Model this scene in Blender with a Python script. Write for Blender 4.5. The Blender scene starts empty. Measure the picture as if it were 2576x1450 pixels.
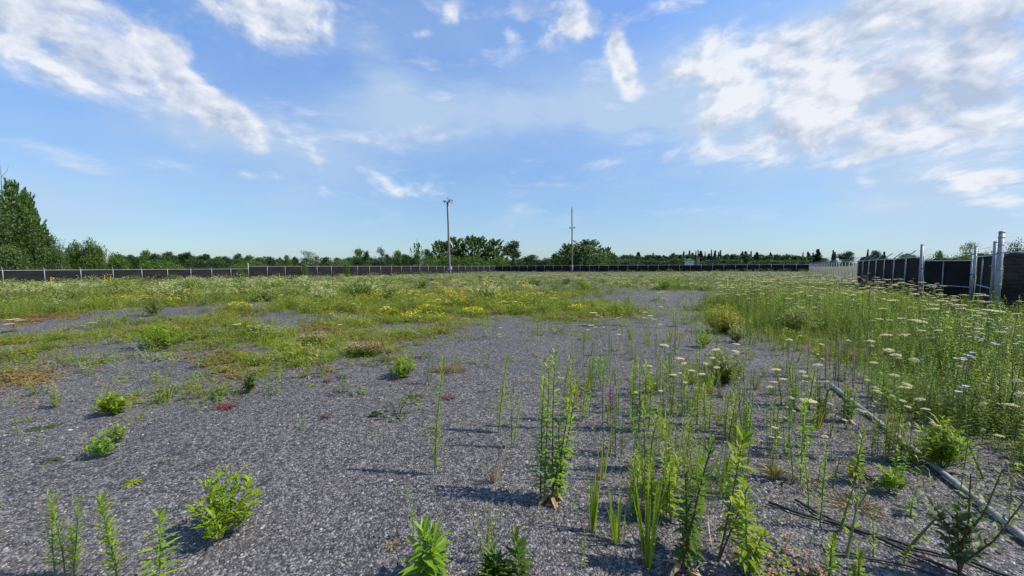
import bpy, math, random
import numpy as np
from mathutils import Vector
R = random.Random(7)
NR = np.random.default_rng(11)
sc = bpy.context.scene
COL = sc.collection

# ------------------------------------------------------------------ camera
CAM_Z = 1.6
FPX, CX, CY = 1002.0, 1288.0, 725.0          # photo measured on a 2576 x 1450 grid
PITCH = math.atan(63.0 / FPX)
cam_d = bpy.data.cameras.new('camera')
cam = bpy.data.objects.new('camera', cam_d)
COL.objects.link(cam)
cam_d.sensor_width = 36.0
cam_d.lens = FPX / 2576.0 * 36.0
cam_d.clip_start = 0.05
cam_d.clip_end = 12000
cam.location = (0, 0, CAM_Z)
cam.rotation_euler = (math.pi / 2 - PITCH, 0, 0)
sc.camera = cam

def ray(x, y):
    cx, cy = (x - CX) / FPX, (CY - y) / FPX
    return np.array((cx, math.cos(PITCH) + cy * math.sin(PITCH), -math.sin(PITCH) + cy * math.cos(PITCH)))

# ------------------------------------------------------------------ exposure
sc.view_settings.view_transform = 'Standard'
sc.view_settings.look = 'None'
sc.view_settings.exposure = 0.3
sc.view_settings.gamma = 1.0
sc.cycles.max_bounces = 6
sc.cycles.diffuse_bounces = 3
sc.cycles.transparent_max_bounces = 12
sc.cycles.use_adaptive_sampling = True
sc.cycles.adaptive_threshold = 0.02

# ------------------------------------------------------------------ sun
SUN_EL, SUN_AZ = math.radians(50), math.radians(97)     # azimuth clockwise from +Y
sd = bpy.data.lights.new('sun', 'SUN')
sd.energy = 4.8
sd.angle = math.radians(0.55)
sd.color = (1.0, 0.93, 0.82)
sun = bpy.data.objects.new('sun', sd)
COL.objects.link(sun)
sdir = Vector((math.sin(SUN_AZ) * math.cos(SUN_EL), math.cos(SUN_AZ) * math.cos(SUN_EL), math.sin(SUN_EL)))
sun.rotation_euler = (-sdir).to_track_quat('-Z', 'Y').to_euler()
sun.location = sdir * 100

# ------------------------------------------------------------------ world
world = bpy.data.worlds.new('World')
sc.world = world
world.use_nodes = True
WT = world.node_tree
WT.nodes.clear()

class G:
    """tiny node-graph writer"""
    def __init__(s, t): s.t = t
    def n(s, typ, **kw):
        nd = s.t.nodes.new(typ)
        for k, v in kw.items(): setattr(nd, k, v)
        return nd
    def put(s, sock, v):
        if hasattr(v, 'is_output'): s.t.links.new(v, sock)
        else: sock.default_value = v
    def m(s, op, a, b=None, c=None, clamp=False):
        nd = s.n('ShaderNodeMath', operation=op); nd.use_clamp = clamp
        s.put(nd.inputs[0], a)
        if b is not None: s.put(nd.inputs[1], b)
        if c is not None: s.put(nd.inputs[2], c)
        return nd.outputs[0]
    def vm(s, op, a, b=None):
        nd = s.n('ShaderNodeVectorMath', operation=op)
        s.put(nd.inputs[0], a)
        if b is not None: s.put(nd.inputs[1], b)
        return nd.outputs['Value'] if op in ('DOT_PRODUCT', 'LENGTH') else nd.outputs['Vector']
    def xyz(s, x, y, z):
        nd = s.n('ShaderNodeCombineXYZ')
        for i, v in enumerate((x, y, z)): s.put(nd.inputs[i], v)
        return nd.outputs[0]
    def sep(s, v):
        nd = s.n('ShaderNodeSeparateXYZ'); s.put(nd.inputs[0], v); return nd.outputs
    def noise(s, vec, scale, detail=4, rough=0.5, dist=0.0):
        nd = s.n('ShaderNodeTexNoise'); nd.noise_dimensions = '3D'
        if vec is not None: s.put(nd.inputs['Vector'], vec)
        nd.inputs['Scale'].default_value = scale; nd.inputs['Detail'].default_value = detail
        nd.inputs['Roughness'].default_value = rough; nd.inputs['Distortion'].default_value = dist
        return nd.outputs['Fac'], nd.outputs['Color']
    def smooth(s, v, a, b, to0=0.0, to1=1.0):
        nd = s.n('ShaderNodeMapRange'); nd.interpolation_type = 'SMOOTHSTEP'
        s.put(nd.inputs[0], v)
        for i, q in enumerate((a, b, to0, to1)): s.put(nd.inputs[i + 1], q)
        return nd.outputs[0]
    def mix(s, f, a, b, typ='MIX'):
        nd = s.n('ShaderNodeMix', data_type='RGBA', blend_type=typ)
        s.put(nd.inputs[0], f); s.put(nd.inputs[6], a); s.put(nd.inputs[7], b)
        return nd.outputs[2]
    def ramp(s, f, stops):
        nd = s.n('ShaderNodeValToRGB'); s.put(nd.inputs[0], f)
        e = nd.color_ramp.elements
        while len(e) < len(stops): e.new(0.5)
        for el, (p, c) in zip(e, stops): el.position = p; el.color = (*c, 1)
        return nd.outputs[0]

g = G(WT)
sky = g.n('ShaderNodeTexSky', sky_type='NISHITA', sun_disc=False, sun_elevation=SUN_EL, sun_rotation=SUN_AZ,
          altitude=100, air_density=1.0, dust_density=0.4, ozone_density=1.6)
dirv = g.n('ShaderNodeTexCoord').outputs['Generated']
dx, dy, dz = g.sep(dirv)
az = g.m('ARCTAN2', dx, dy)
el = g.m('ARCSINE', dz)
zz = g.m('ADD', g.m('MAXIMUM', dz, 0.0), 0.07)
qx, qy = g.m('DIVIDE', dx, zz), g.m('DIVIDE', dy, zz)
plane = g.xyz(qx, g.m('MULTIPLY', qy, 0.5), 0.0)
_, wc = g.noise(plane, 1.7, 3, 0.5)
warp = g.vm('MULTIPLY', g.vm('SUBTRACT', wc, (0.5, 0.5, 0.5)), (0.55, 0.45, 0.0))
wp = g.vm('ADD', plane, warp)
_, wc2 = g.noise(plane, 9.0, 3, 0.55)
wp2 = g.vm('ADD', wp, g.vm('MULTIPLY', g.vm('SUBTRACT', wc2, (0.5, 0.5, 0.5)), (0.09, 0.07, 0.0)))
ang = g.xyz(g.m('MULTIPLY', az, 1.0), g.m('MULTIPLY', el, 1.35), 0.0)
_, wc3 = g.noise(ang, 5.0, 4, 0.5)
aw = g.vm('ADD', ang, g.vm('MULTIPLY', g.vm('SUBTRACT', wc3, (0.5, 0.5, 0.5)), (0.10, 0.08, 0.0)))
nP, _ = g.noise(wp2, 3.0, 4, 0.5)
nE, _ = g.noise(aw, 7.5, 9, 0.58)
nE2, _ = g.noise(g.vm('ADD', aw, (0.018, 0.022, 0.0)), 7.5, 6, 0.58)
nA = g.m('ADD', g.m('MULTIPLY', nP, 0.42), g.m('MULTIPLY', nE, 0.58))
nV, _ = g.noise(g.vm('ADD', g.vm('MULTIPLY', aw, (0.8, 1.5, 1)), (3.1, 7.7, 0)), 3.0, 7, 0.55)
nS, _ = g.noise(g.vm('ADD', aw, (9.0, 2.0, 0)), 26.0, 6, 0.6)
ae = g.xyz(az, el, 1.0)

def azel(x, y):
    d = ray(x, y); d = d / np.linalg.norm(d)
    return np.array((math.atan2(d[0], d[1]), math.asin(d[2])))

def blobs(lst, grow=1.0):
    tot = 0.0
    for (x, y, rx, ry, ang, s) in lst:
        a = math.radians(ang); c = azel(x, y); rx, ry = rx * grow, ry * grow
        e1 = (azel(x + rx * .3 * math.cos(a), y + rx * .3 * math.sin(a)) - c) / .3
        e2 = (azel(x - ry * .3 * math.sin(a), y + ry * .3 * math.cos(a)) - c) / .3
        Mi = np.linalg.inv(np.array((e1, e2)).T); o = -Mi @ c
        u = g.vm('DOT_PRODUCT', ae, (Mi[0, 0], Mi[0, 1], o[0]))
        v = g.vm('DOT_PRODUCT', ae, (Mi[1, 0], Mi[1, 1], o[1]))
        q = g.m('MULTIPLY_ADD', u, u, g.m('MULTIPLY', v, v))
        tot = g.m('MULTIPLY_ADD', g.m('EXPONENT', g.m('MULTIPLY', q, -1.0)), s, tot)
    return tot

thick = blobs([
    (90, 60, 220, 110, 25, 1.0), (300, 160, 240, 95, 27, 1.0), (420, 110, 60, 50, 50, .8), (470, 235, 120, 42, 38, .8),
    (285, 78, 75, 20, 22, -.6), (545, 275, 95, 34, 30, .75),
    (680, 30, 190, 75, 12, 1.15), (720, 130, 80, 45, 20, .5), (1440, 75, 60, 66, 60, 1.25), (1320, 20, 34, 44, 70, .95),
    (1570, 180, 28, 66, -18, 1.3), (1140, 35, 40, 34, -30, .95), (1282, 95, 28, 24, 0, .85), (1700, 12, 70, 22, 0, .85), (1060, 85, 26, 14, 0, .7), (1545, 110, 20, 34, 20, .8),
    (1770, 150, 130, 60, -25, .9), (1810, 260, 70, 70, 20, .75), (1960, 140, 120, 70, -45, .75), (2060, 240, 110, 130, -50, .8),
    (1990, 330, 150, 75, -30, .7), (1900, 375, 160, 30, -8, .8), (2250, 90, 210, 110, -30, .85), (2420, 200, 190, 70, -30, .8),
    (2470, 40, 150, 80, -20, .7), (2300, 345, 170, 30, -14, .85), (2480, 310, 130, 35, -18, .75), (2460, 465, 170, 48, 8, .85),
    (2120, 415, 40, 12, -5, .4), (2175, 455, 26, 26, 60, .45), (1530, 412, 66, 20, -10, .5), (1390, 440, 40, 22, 20, .4), (1800, 488, 40, 10, 0, .4),
    (745, 325, 80, 40, 0, .62), (945, 345, 120, 24, -8, .62), (790, 400, 46, 32, 40, .55), (1100, 472, 80, 40, 10, .66),
    (950, 455, 70, 20, 28, .6), (720, 462, 120, 30, 8, .55), (600, 440, 140, 12, 8, .35), (650, 355, 80, 30, 10, .45), (1285, 215, 40, 30, 30, .4), (1360, 110, 30, 30, 40, .4), (1650, 405, 40, 14, 0, .2), (1010, 570, 40, 12, 0, .35), (1420, 565, 30, 18, 0, .4),
    (2380, 30, 200, 90, -20, .7), (2150, 140, 160, 120, -40, .5), (2480, 400, 130, 60, -10, .5), (2250, 230, 130, 50, -25, .4), (1680, 230, 60, 40, -20, .5), (1720, 330, 120, 60, -10, .35), (170, 150, 170, 60, 25, .4),
(2350, 250, 300, 200, -20, .15),
], 1.16)
shade = blobs([(250, 190, 260, 60, 25, .5), (700, 60, 180, 50, 12, .35), (2060, 60, 160, 50, -20, .7), (2420, 250, 220, 34, -18, .8), (2180, 300, 120, 40, -25, .6), (2520, 90, 90, 60, -20, .6), (1900, 290, 90, 40, -10, .4), (2330, 170, 150, 40, -20, .5), (620, 350, 130, 40, 10, .6), (1960, 330, 90, 30, -10, .3)], 1.1)
veil = blobs([
    (150, 480, 700, 130, 0, .45), (560, 360, 420, 110, 10, .45), (1200, 300, 420, 110, 0, .6), (1500, 320, 300, 120, 0, .35),
    (1950, 250, 420, 190, -20, .8), (2400, 200, 320, 330, 0, .95), (940, 150, 90, 50, 45, .45), (1030, 230, 45, 80, -40, .3), (1300, 600, 1500, 90, 0, .25), (1288, 330, 1900, 520, 0, .25), (2300, 430, 420, 160, -10, .4),
])
edge = g.m('MULTIPLY', g.m('SUBTRACT', nS, 0.5), 0.55)
cov = g.m('ADD', g.m('MULTIPLY_ADD', g.m('SUBTRACT', nA, 0.5), g.m('MULTIPLY_ADD', thick, 3.9, 1.5), g.m('MULTIPLY', thick, 0.92)), edge)
dens = g.smooth(cov, 0.34, 1.12)
scat = g.smooth(g.m('ADD', g.m('MULTIPLY', g.m('SUBTRACT', nA, 0.5), 0.9), g.m('MULTIPLY_ADD', thick, .25, g.m('MULTIPLY', edge, .5))), .15, .4, 0.0, .4)
dens = g.m('MAXIMUM', dens, scat)
nW, _ = g.noise(g.vm('ADD', g.vm('MULTIPLY', aw, (1, 2.3, 1)), (5.5, 1.2, 0)), 5.5, 9, 0.6)
wisp = g.m('MULTIPLY', g.smooth(g.m('MULTIPLY_ADD', thick, .10, nW), .53, .76, 0.0, .5), g.smooth(el, .03, .2))
dens = g.m('MAXIMUM', dens, wisp)
vfac = g.m('MULTIPLY', g.m('MULTIPLY', veil, 1.12), g.smooth(nV, 0.28, 0.72, 0.3, 1.3), clamp=True)
lit = g.m('MULTIPLY_ADD', g.m('SUBTRACT', nE, nE2), 5.0, g.m('MULTIPLY_ADD', g.m('SUBTRACT', nV, .5), 1.9, g.m('MULTIPLY_ADD', shade, -.85, .76)), clamp=True)
ccol = g.mix(lit, (3.5, 4.15, 5.4, 1), (6.6, 6.8, 7.3, 1))
vcol = (3.75, 4.85, 6.3, 1)
tint = g.mix(g.smooth(el, 0.0, 0.55), (.61, .80, .99, 1), (1.1, 1.4, 1.78, 1))
skyc = g.mix(1.0, sky.outputs[0], tint, 'MULTIPLY')
c1 = g.mix(g.m('MULTIPLY', vfac, 0.85), skyc, vcol)
c2 = g.mix(g.m('MULTIPLY', dens, 0.94), c1, ccol)
bg = g.n('ShaderNodeBackground')
WT.links.new(c2, bg.inputs['Color'])
bg.inputs['Strength'].default_value = 0.108
WT.links.new(bg.outputs[0], g.n('ShaderNodeOutputWorld').inputs[0])

# ------------------------------------------------------------------ terrain
def sstep(t):
    t = np.clip(t, 0, 1); return t * t * (3 - 2 * t)

def hgt(x, y):
    x = np.asarray(x, float); y = np.asarray(y, float)
    r = np.hypot(x, y)
    z = -1.1 * sstep((r - 12) / 83) * (1 - .5 * sstep(x / 75))
    b = (np.sin(x * .9 + 1.3) * np.sin(y * .8 + .4) * .018 + np.sin(x * .31 + y * .23) * .03 + np.sin(x * .17 - y * .36 + 2) * .03)
    return z + b * np.exp(-(r / 90) ** 2)

def gp(x, y, up=0.0):
    """where the sight line through photo point (x, y) meets the ground (or a height above it)"""
    d = ray(x, y); t = 0.5; prev = 0.5
    while t < 900:
        p = d * t
        if CAM_Z + p[2] < float(hgt(p[0], p[1])) + up: break
        prev = t; t *= 1.02
    for _ in range(25):
        m = .5 * (prev + t); p = d * m
        if CAM_Z + p[2] < float(hgt(p[0], p[1])) + up: t = m
        else: prev = m
    p = d * t
    return np.array((p[0], p[1], float(hgt(p[0], p[1]))))

def topix(x, y, z):
    yy, zz_ = np.asarray(y, float), np.asarray(z, float) - CAM_Z
    dep = yy * math.cos(PITCH) - zz_ * math.sin(PITCH)
    v = yy * math.sin(PITCH) + zz_ * math.cos(PITCH)
    dep = np.maximum(dep, .05)
    return CX + FPX * np.asarray(x, float) / dep, CY - FPX * v / dep

def ztop(p, y):
    """height above the ground of something at p whose tip is seen at photo row y"""
    d = ray(CX, y)
    return CAM_Z + d[2] * (p[1] / d[1]) - p[2]

# ------------------------------------------------------------------ plant cover map (ground laid out by patches)
def inpoly(px, py, poly):
    c = np.zeros(px.shape, bool)
    for i in range(len(poly)):
        x1, y1 = poly[i]; x2, y2 = poly[i - 1]
        if y1 == y2: continue
        k = ((y1 > py) != (y2 > py)) & (px < (x2 - x1) * (py - y1) / (y2 - y1) + x1)
        c ^= k
    return c
P_FAR = [(-900, 640), (3600, 640), (3600, 760), (2100, 760), (1900, 735), (1700, 730), (1510, 737), (1400, 757), (1180, 765), (760, 757), (560, 763), (330, 778), (150, 787), (-60, 808), (-900, 870)]
P_MID = [(640, 800), (760, 762), (1000, 756), (1250, 760), (1420, 760), (1560, 768), (1630, 785), (1600, 803), (1440, 806), (1320, 802), (1200, 806), (1170, 822), (1040, 850), (1000, 872), (990, 893), (950, 908), (860, 912),
         (740, 935), (640, 950), (590, 972), (520, 985), (530, 930), (560, 890), (520, 860), (470, 880), (420, 872), (360, 850), (290, 846), (215, 848), (230, 836), (280, 818), (360, 815), (420, 798), (540, 782), (640, 770), (700, 785), (880, 786), (870, 806), (760, 822), (655, 838)]
P_LEFT = [(-700, 860), (0, 852), (80, 846), (140, 846), (215, 842), (235, 858), (180, 872), (65, 888), (45, 918), (-10, 926), (-700, 1010)]
P_T1 = [(155, 920), (185, 892), (300, 888), (265, 905), (180, 925)]
P_T2 = [(330, 990), (400, 968), (520, 945), (640, 945), (620, 975), (500, 985), (475, 1016), (420, 1026), (335, 1018), (300, 1012)]
P_RIGHT = [(1765, 770), (1840, 745), (2050, 735), (2600, 745), (4400, 800), (4400, 1900), (2640, 1215), (2500, 1105), (2390, 1070), (2310, 1030), (2200, 990), (2120, 960), (2080, 920), (2040, 880), (1990, 855), (1920, 848), (1840, 848), (1775, 832)]
P_BR1 = [(-40, 945), (60, 935), (88, 952), (80, 978), (0, 982), (-60, 985)]
P_BR2 = [(45, 795), (150, 788), (148, 800), (90, 815), (50, 812)]

def wob(x, y, s, k=0):
    return (np.sin(x * s + 1.7 * k + 1.3 * np.sin(y * s * .9 + k)) + np.sin(y * s * 1.13 + 2.3 * k + 1.1 * np.sin(x * s * .7 - k)) + .6 * np.sin((x + y) * s * 2.1 + k) + .5 * np.sin((x - y) * s * 2.9 + 2 * k)) / 3.1

def cover(x, y, fuzz=1.0):
    """densities: far meadow, middle low cover, right tall weeds"""
    x = np.asarray(x, float); y = np.asarray(y, float)
    px, py = topix(x, y, hgt(x, y))
    s = np.clip(y, 2, 60)
    jx = wob(x, y, 1.5, 1) * .5; jy = wob(x, y, 1.3, 2) * .45
    jx += wob(x, y, 6, 5) * .14; jy += wob(x, y, 7, 6) * .14
    if fuzz:
        sg = fuzz * (.10 + .045 * np.clip(y, 2, 30)) * (.35 + .65 * NR.random(x.shape) ** 2)
        jx = jx + NR.normal(0, 1, x.shape) * sg; jy = jy + NR.normal(0, 1, x.shape) * sg
    qx_, qy_ = topix(x + jx, np.maximum(y + jy, .6), hgt(x, y))
    front = y > .7
    far = inpoly(qx_, qy_, P_FAR) & front
    mid = (inpoly(qx_, qy_, P_MID) | inpoly(qx_, qy_, P_LEFT) | inpoly(qx_, qy_, P_T1) | inpoly(qx_, qy_, P_T2)) & front
    right = inpoly(qx_, qy_, P_RIGHT) & front
    br = (inpoly(qx_, qy_, P_BR1) | inpoly(qx_, qy_, P_BR2)) & front
    return far, mid & ~far, right, br

# ------------------------------------------------------------------ mesh helpers
Z3 = np.array((0, 0, 1.0))
def nrm(v):
    return v / (np.linalg.norm(v) + 1e-9)

class B:
    def __init__(s): s.V = []; s.F = []; s.M = []
    def add(s, vs, fs, mi=0):
        o = len(s.V); s.V.extend([tuple(map(float, v)) for v in vs])
        for f in fs: s.F.append(tuple(o + i for i in f)); s.M.append(mi)
    def tube(s, pts, rad, n=6, mi=0, caps=True):
        pts = [np.asarray(p, float) for p in pts]
        if not hasattr(rad, '__len__'): rad = [rad] * len(pts)
        rings = []; ref = None
        for i, p in enumerate(pts):
            d = nrm(pts[min(i + 1, len(pts) - 1)] - pts[max(i - 1, 0)])
            if ref is None: ref = np.array((1, 0, 0.)) if abs(d[0]) < .8 else np.array((0, 1, 0.))
            a = nrm(ref - d * ref.dot(d)); b = np.cross(d, a); ref = a
            rings.append([p + rad[i] * (math.cos(2 * math.pi * k / n) * a + math.sin(2 * math.pi * k / n) * b) for k in range(n)])
        vs = [v for r in rings for v in r]; fs = []
        for i in range(len(pts) - 1):
            for k in range(n):
                fs.append((i * n + k, i * n + (k + 1) % n, (i + 1) * n + (k + 1) % n, (i + 1) * n + k))
        if caps:
            fs.append(tuple(range(n))[::-1]); fs.append(tuple((len(pts) - 1) * n + k for k in range(n)))
        s.add(vs, fs, mi)
    def box(s, c, sz, rot=None, mi=0):
        c = np.asarray(c, float); h = np.asarray(sz, float) / 2
        vs = []
        for k in range(8):
            v = np.array([(-1, 1)[(k >> j) & 1] * h[j] for j in range(3)])
            if rot is not None: v = rot @ v
            vs.append(c + v)
        s.add(vs, [(0, 2, 3, 1), (4, 5, 7, 6), (0, 1, 5, 4), (2, 6, 7, 3), (0, 4, 6, 2), (1, 3, 7, 5)], mi)
    def leaf(s, p, d, L, W, droop=.3, lod=1, fold=.25, mi=0):
        p = np.asarray(p, float); d = nrm(np.asarray(d, float))
        sd_ = np.cross(d, Z3)
        if np.linalg.norm(sd_) < .15: sd_ = np.array((R.uniform(-1, 1), R.uniform(-1, 1), 0))
        sd_ = nrm(sd_); n_ = np.cross(sd_, d)
        if lod == 0:
            c = p + d * L * .45 - Z3 * droop * L * .2; t = p + d * L - Z3 * droop * L
            s.add([p, c - sd_ * W, t, c + sd_ * W], [(0, 3, 2, 1)], mi); return
        c1 = p + d * L * .33 - Z3 * droop * L * .11; c2 = p + d * L * .68 - Z3 * droop * L * .46; t = p + d * L - Z3 * droop * L
        f = n_ * W * fold
        s.add([p, c1 - sd_ * W + f, c1, c1 + sd_ * W + f, c2 - sd_ * W * .72 + f, c2, c2 + sd_ * W * .72 + f, t],
              [(0, 2, 1), (0, 3, 2), (1, 2, 5, 4), (2, 3, 6, 5), (4, 5, 7), (5, 6, 7)], mi)
    def blade(s, p, d, L, W, droop=.4, seg=3, mi=0):
        p = np.asarray(p, float); d = nrm(np.asarray(d, float))
        a = R.uniform(0, 6.28); sd_ = nrm(np.cross(d, (math.cos(a), math.sin(a), .2)))
        hd = np.array((d[0], d[1], 0)); vs = []; fs = []
        for i in range(seg + 1):
            t = i / seg
            c = p + d * L * t + hd * droop * L * t * t * .8 - Z3 * droop * L * t * t * .45
            w = W * (1 - t ** 1.6) * (.65 + .35 * min(1, t * 4))
            if i < seg: vs += [c - sd_ * w, c + sd_ * w]
            else: vs.append(c)
        for i in range(seg - 1): fs.append((2 * i, 2 * i + 1, 2 * i + 3, 2 * i + 2))
        fs.append((2 * seg - 2, 2 * seg - 1, 2 * seg))
        s.add(vs, fs, mi)
    def arrays(s):
        tr = []; tm = []
        for f, m in zip(s.F, s.M):
            for k in range(1, len(f) - 1): tr.append((f[0], f[k], f[k + 1])); tm.append(m)
        return np.array(s.V, float), np.array(tr, int), np.array(tm, int)
    def mesh(s, name, mats, smooth=False):
        me = bpy.data.meshes.new(name)
        me.from_pydata(s.V, [], s.F)
        for m in (mats if isinstance(mats, (list, tuple)) else [mats]): me.materials.append(m)
        if any(s.M): me.polygons.foreach_set('material_index', s.M)
        if smooth: me.polygons.foreach_set('use_smooth', [True] * len(s.F))
        me.update(); return me
    def obj(s, name, mats, parent=None, smooth=False):
        return link(name, s.mesh(name, mats, smooth), parent)

def link(name, data, parent=None):
    o = bpy.data.objects.new(name, data); COL.objects.link(o)
    if parent is not None: o.parent = parent
    return o

def tag(o, label=None, cat=None, group=None, kind=None):
    for k, v in (('label', label), ('category', cat), ('group', group), ('kind', kind)):
        if v: o[k] = v
    return o

def thing(name, label, cat, loc=(0, 0, 0), rz=0.0, group=None):
    o = link(name, None); o.location = tuple(map(float, loc)); o.rotation_euler = (0, 0, rz)
    o.empty_display_size = .1
    return tag(o, label, cat, group)

def dup(root, loc, rz, s, label, group=None):
    r = root.copy(); COL.objects.link(r)
    r.location = tuple(map(float, loc)); r.rotation_euler = (0, 0, rz); r.scale = (s, s, s) if not hasattr(s, '__len__') else s
    r['label'] = label
    if group: r['group'] = group
    for ch in list(root.children):
        c = ch.copy(); COL.objects.link(c); c.parent = r
        for gc in ch.children:
            d = gc.copy(); COL.objects.link(d); d.parent = c
    return r

def big_mesh(name, V, F, mats, mi=None):
    me = bpy.data.meshes.new(name)
    V = np.ascontiguousarray(V, np.float32); F = np.ascontiguousarray(F, np.int32); k = F.shape[1]
    me.vertices.add(len(V)); me.vertices.foreach_set('co', V.ravel())
    me.loops.add(F.size); me.loops.foreach_set('vertex_index', F.ravel())
    me.polygons.add(len(F)); me.polygons.foreach_set('loop_start', np.arange(0, F.size, k, dtype=np.int32))
    me.polygons.foreach_set('loop_total', np.full(len(F), k, np.int32))
    for m in (mats if isinstance(mats, (list, tuple)) else [mats]): me.materials.append(m)
    if mi is not None: me.polygons.foreach_set('material_index', np.ascontiguousarray(mi, np.int32))
    me.update(calc_edges=True); me.validate()
    return me

def scatter(tpls, P, yaw, S, lean=None):
    """copies of template clumps (B objects) at points P; returns verts, tris, material ids"""
    T = [t.arrays() for t in tpls]; pick = NR.integers(0, len(T), len(P))
    Vs, Fs, Ms, off = [], [], [], 0
    for i, (v, f, m) in enumerate(T):
        k = np.where(pick == i)[0]
        if not len(k): continue
        c, s_ = np.cos(yaw[k])[:, None], np.sin(yaw[k])[:, None]
        sx = S[k][:, None] if S.ndim == 1 else S[k, :1]; sz = S[k][:, None] if S.ndim == 1 else S[k, 1:2]
        X = (v[None, :, 0] * c - v[None, :, 1] * s_) * sx; Y = (v[None, :, 0] * s_ + v[None, :, 1] * c) * sx; Zc = v[None, :, 2] * sz
        if lean is not None: X = X + lean[k, :1] * Zc; Y = Y + lean[k, 1:2] * Zc
        W = np.stack((X + P[k, 0:1], Y + P[k, 1:2], Zc + P[k, 2:3]), -1)
        Vs.append(W.reshape(-1, 3))
        Fs.append((f[None] + (np.arange(len(k)) * len(v))[:, None, None] + off).reshape(-1, 3))
        Ms.append(np.tile(m, len(k))); off += len(k) * len(v)
    return np.concatenate(Vs), np.concatenate(Fs), np.concatenate(Ms)

# ------------------------------------------------------------------ materials
def mat(name):
    m = bpy.data.materials.new(name); m.use_nodes = True; m.node_tree.nodes.clear()
    return m, G(m.node_tree)

def out(gg, sh, disp=None):
    o = gg.n('ShaderNodeOutputMaterial'); gg.t.links.new(sh, o.inputs[0])

def leafmat(name, stops, trans=.32, rough=.5, var=.35, nscale=.35):
    m, gg = mat(name)
    geo = gg.n('ShaderNodeNewGeometry')
    f = geo.outputs['Random Per Island']
    nz, _ = gg.noise(geo.outputs['Position'], nscale, 3, .55)
    f2 = gg.m('ADD', gg.m('MULTIPLY', f, 1 - var), gg.m('MULTIPLY', gg.smooth(nz, .3, .7), var), clamp=True)
    c = gg.ramp(f2, stops)
    p = gg.n('ShaderNodeBsdfPrincipled'); gg.put(p.inputs['Base Color'], c)
    p.inputs['Roughness'].default_value = rough; p.inputs['Specular IOR Level'].default_value = .35
    t = gg.n('ShaderNodeBsdfTranslucent'); gg.put(t.inputs[0], gg.mix(1.0, c, (1.25, 1.3, .7, 1), 'MULTIPLY'))
    mx = gg.n('ShaderNodeMixShader'); mx.inputs[0].default_value = trans
    gg.t.links.new(p.outputs[0], mx.inputs[1]); gg.t.links.new(t.outputs[0], mx.inputs[2])
    out(gg, mx.outputs[0]); return m

def plain(name, col, rough=.6, metal=0.0, var=.2, scale=6.0, bump=0.0, stretch=None, spec=.5):
    m, gg = mat(name)
    tc = gg.n('ShaderNodeTexCoord').outputs['Object']
    v = gg.vm('MULTIPLY', tc, stretch) if stretch else tc
    nz, _ = gg.noise(v, scale, 6, .6)
    c = gg.mix(gg.smooth(nz, .3, .7), tuple(x * (1 - var) for x in col) + (1,), tuple(min(1, x * (1 + var)) for x in col) + (1,))
    p = gg.n('ShaderNodeBsdfPrincipled'); gg.put(p.inputs['Base Color'], c)
    p.inputs['Roughness'].default_value = rough; p.inputs['Metallic'].default_value = metal; p.inputs['Specular IOR Level'].default_value = spec
    if bump:
        bn = gg.n('ShaderNodeBump'); bn.inputs['Strength'].default_value = bump; bn.inputs['Distance'].default_value = .02
        gg.put(bn.inputs['Height'], nz); gg.t.links.new(bn.outputs[0], p.inputs['Normal'])
    out(gg, p.outputs[0]); return m

M_FRESH = leafmat('fresh_leaf', [(0, (.12, .19, .012)), (.5, (.225, .315, .018)), (1, (.36, .44, .035))], .42)
M_YELL = leafmat('yellow_green_leaf', [(0, (.12, .24, .02)), (.6, (.22, .36, .03)), (1, (.36, .44, .05))], .42)
M_DEEP = leafmat('deep_leaf', [(0, (.04, .085, .010)), (.6, (.085, .15, .014)), (1, (.15, .235, .025))], .34)
M_GREY = leafmat('grey_leaf', [(0, (.14, .18, .04)), (.6, (.27, .30, .085)), (1, (.46, .47, .2))], .36)
M_OLIVE = leafmat('olive_leaf', [(0, (.12, .145, .012)), (.5, (.26, .275, .02)), (1, (.40, .35, .05))], .38)
M_RED = leafmat('red_leaf', [(0, (.10, .015, .02)), (.5, (.2, .035, .035)), (.75, (.09, .12, .03)), (1, (.16, .22, .08))], .25)
M_DARKW = leafmat('dark_weed_leaf', [(0, (.035, .045, .012)), (.6, (.07, .085, .02)), (1, (.12, .14, .03))], .2)
M_STRAW = leafmat('straw', [(0, (.22, .14, .06)), (.6, (.36, .25, .11)), (1, (.5, .38, .2))], .2)
M_BROWN = leafmat('brown_mat', [(0, (.10, .055, .012)), (.55, (.22, .14, .025)), (1, (.33, .22, .05))], .2)
M_STEM = leafmat('green_stem', [(0, (.08, .14, .03)), (1, (.17, .24, .06))], .05)
M_RSTEM = leafmat('red_stem', [(0, (.07, .035, .02)), (1, (.15, .07, .035))], .05)
M_CREAM = leafmat('cream_floret', [(0, (.50, .43, .20)), (.5, (.66, .58, .33)), (1, (.78, .72, .48))], .3)
M_PALE = leafmat('pale_floret', [(0, (.42, .44, .2)), (.5, (.58, .57, .33)), (1, (.74, .72, .5))], .3)
M_YFLOW = leafmat('yellow_floret', [(0, (.6, .38, .01)), (.5, (.8, .6, .012)), (1, (.86, .72, .03))], .25)
M_PURP = leafmat('purple_floret', [(0, (.22, .02, .2)), (1, (.5, .08, .45))], .3)
M_PINK = leafmat('pink_floret', [(0, (.42, .16, .13)), (.6, (.6, .3, .24)), (1, (.66, .45, .36))], .25)
M_LILAC = leafmat('lilac_floret', [(0, (.5, .48, .75)), (1, (.7, .68, .85))], .3)

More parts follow.
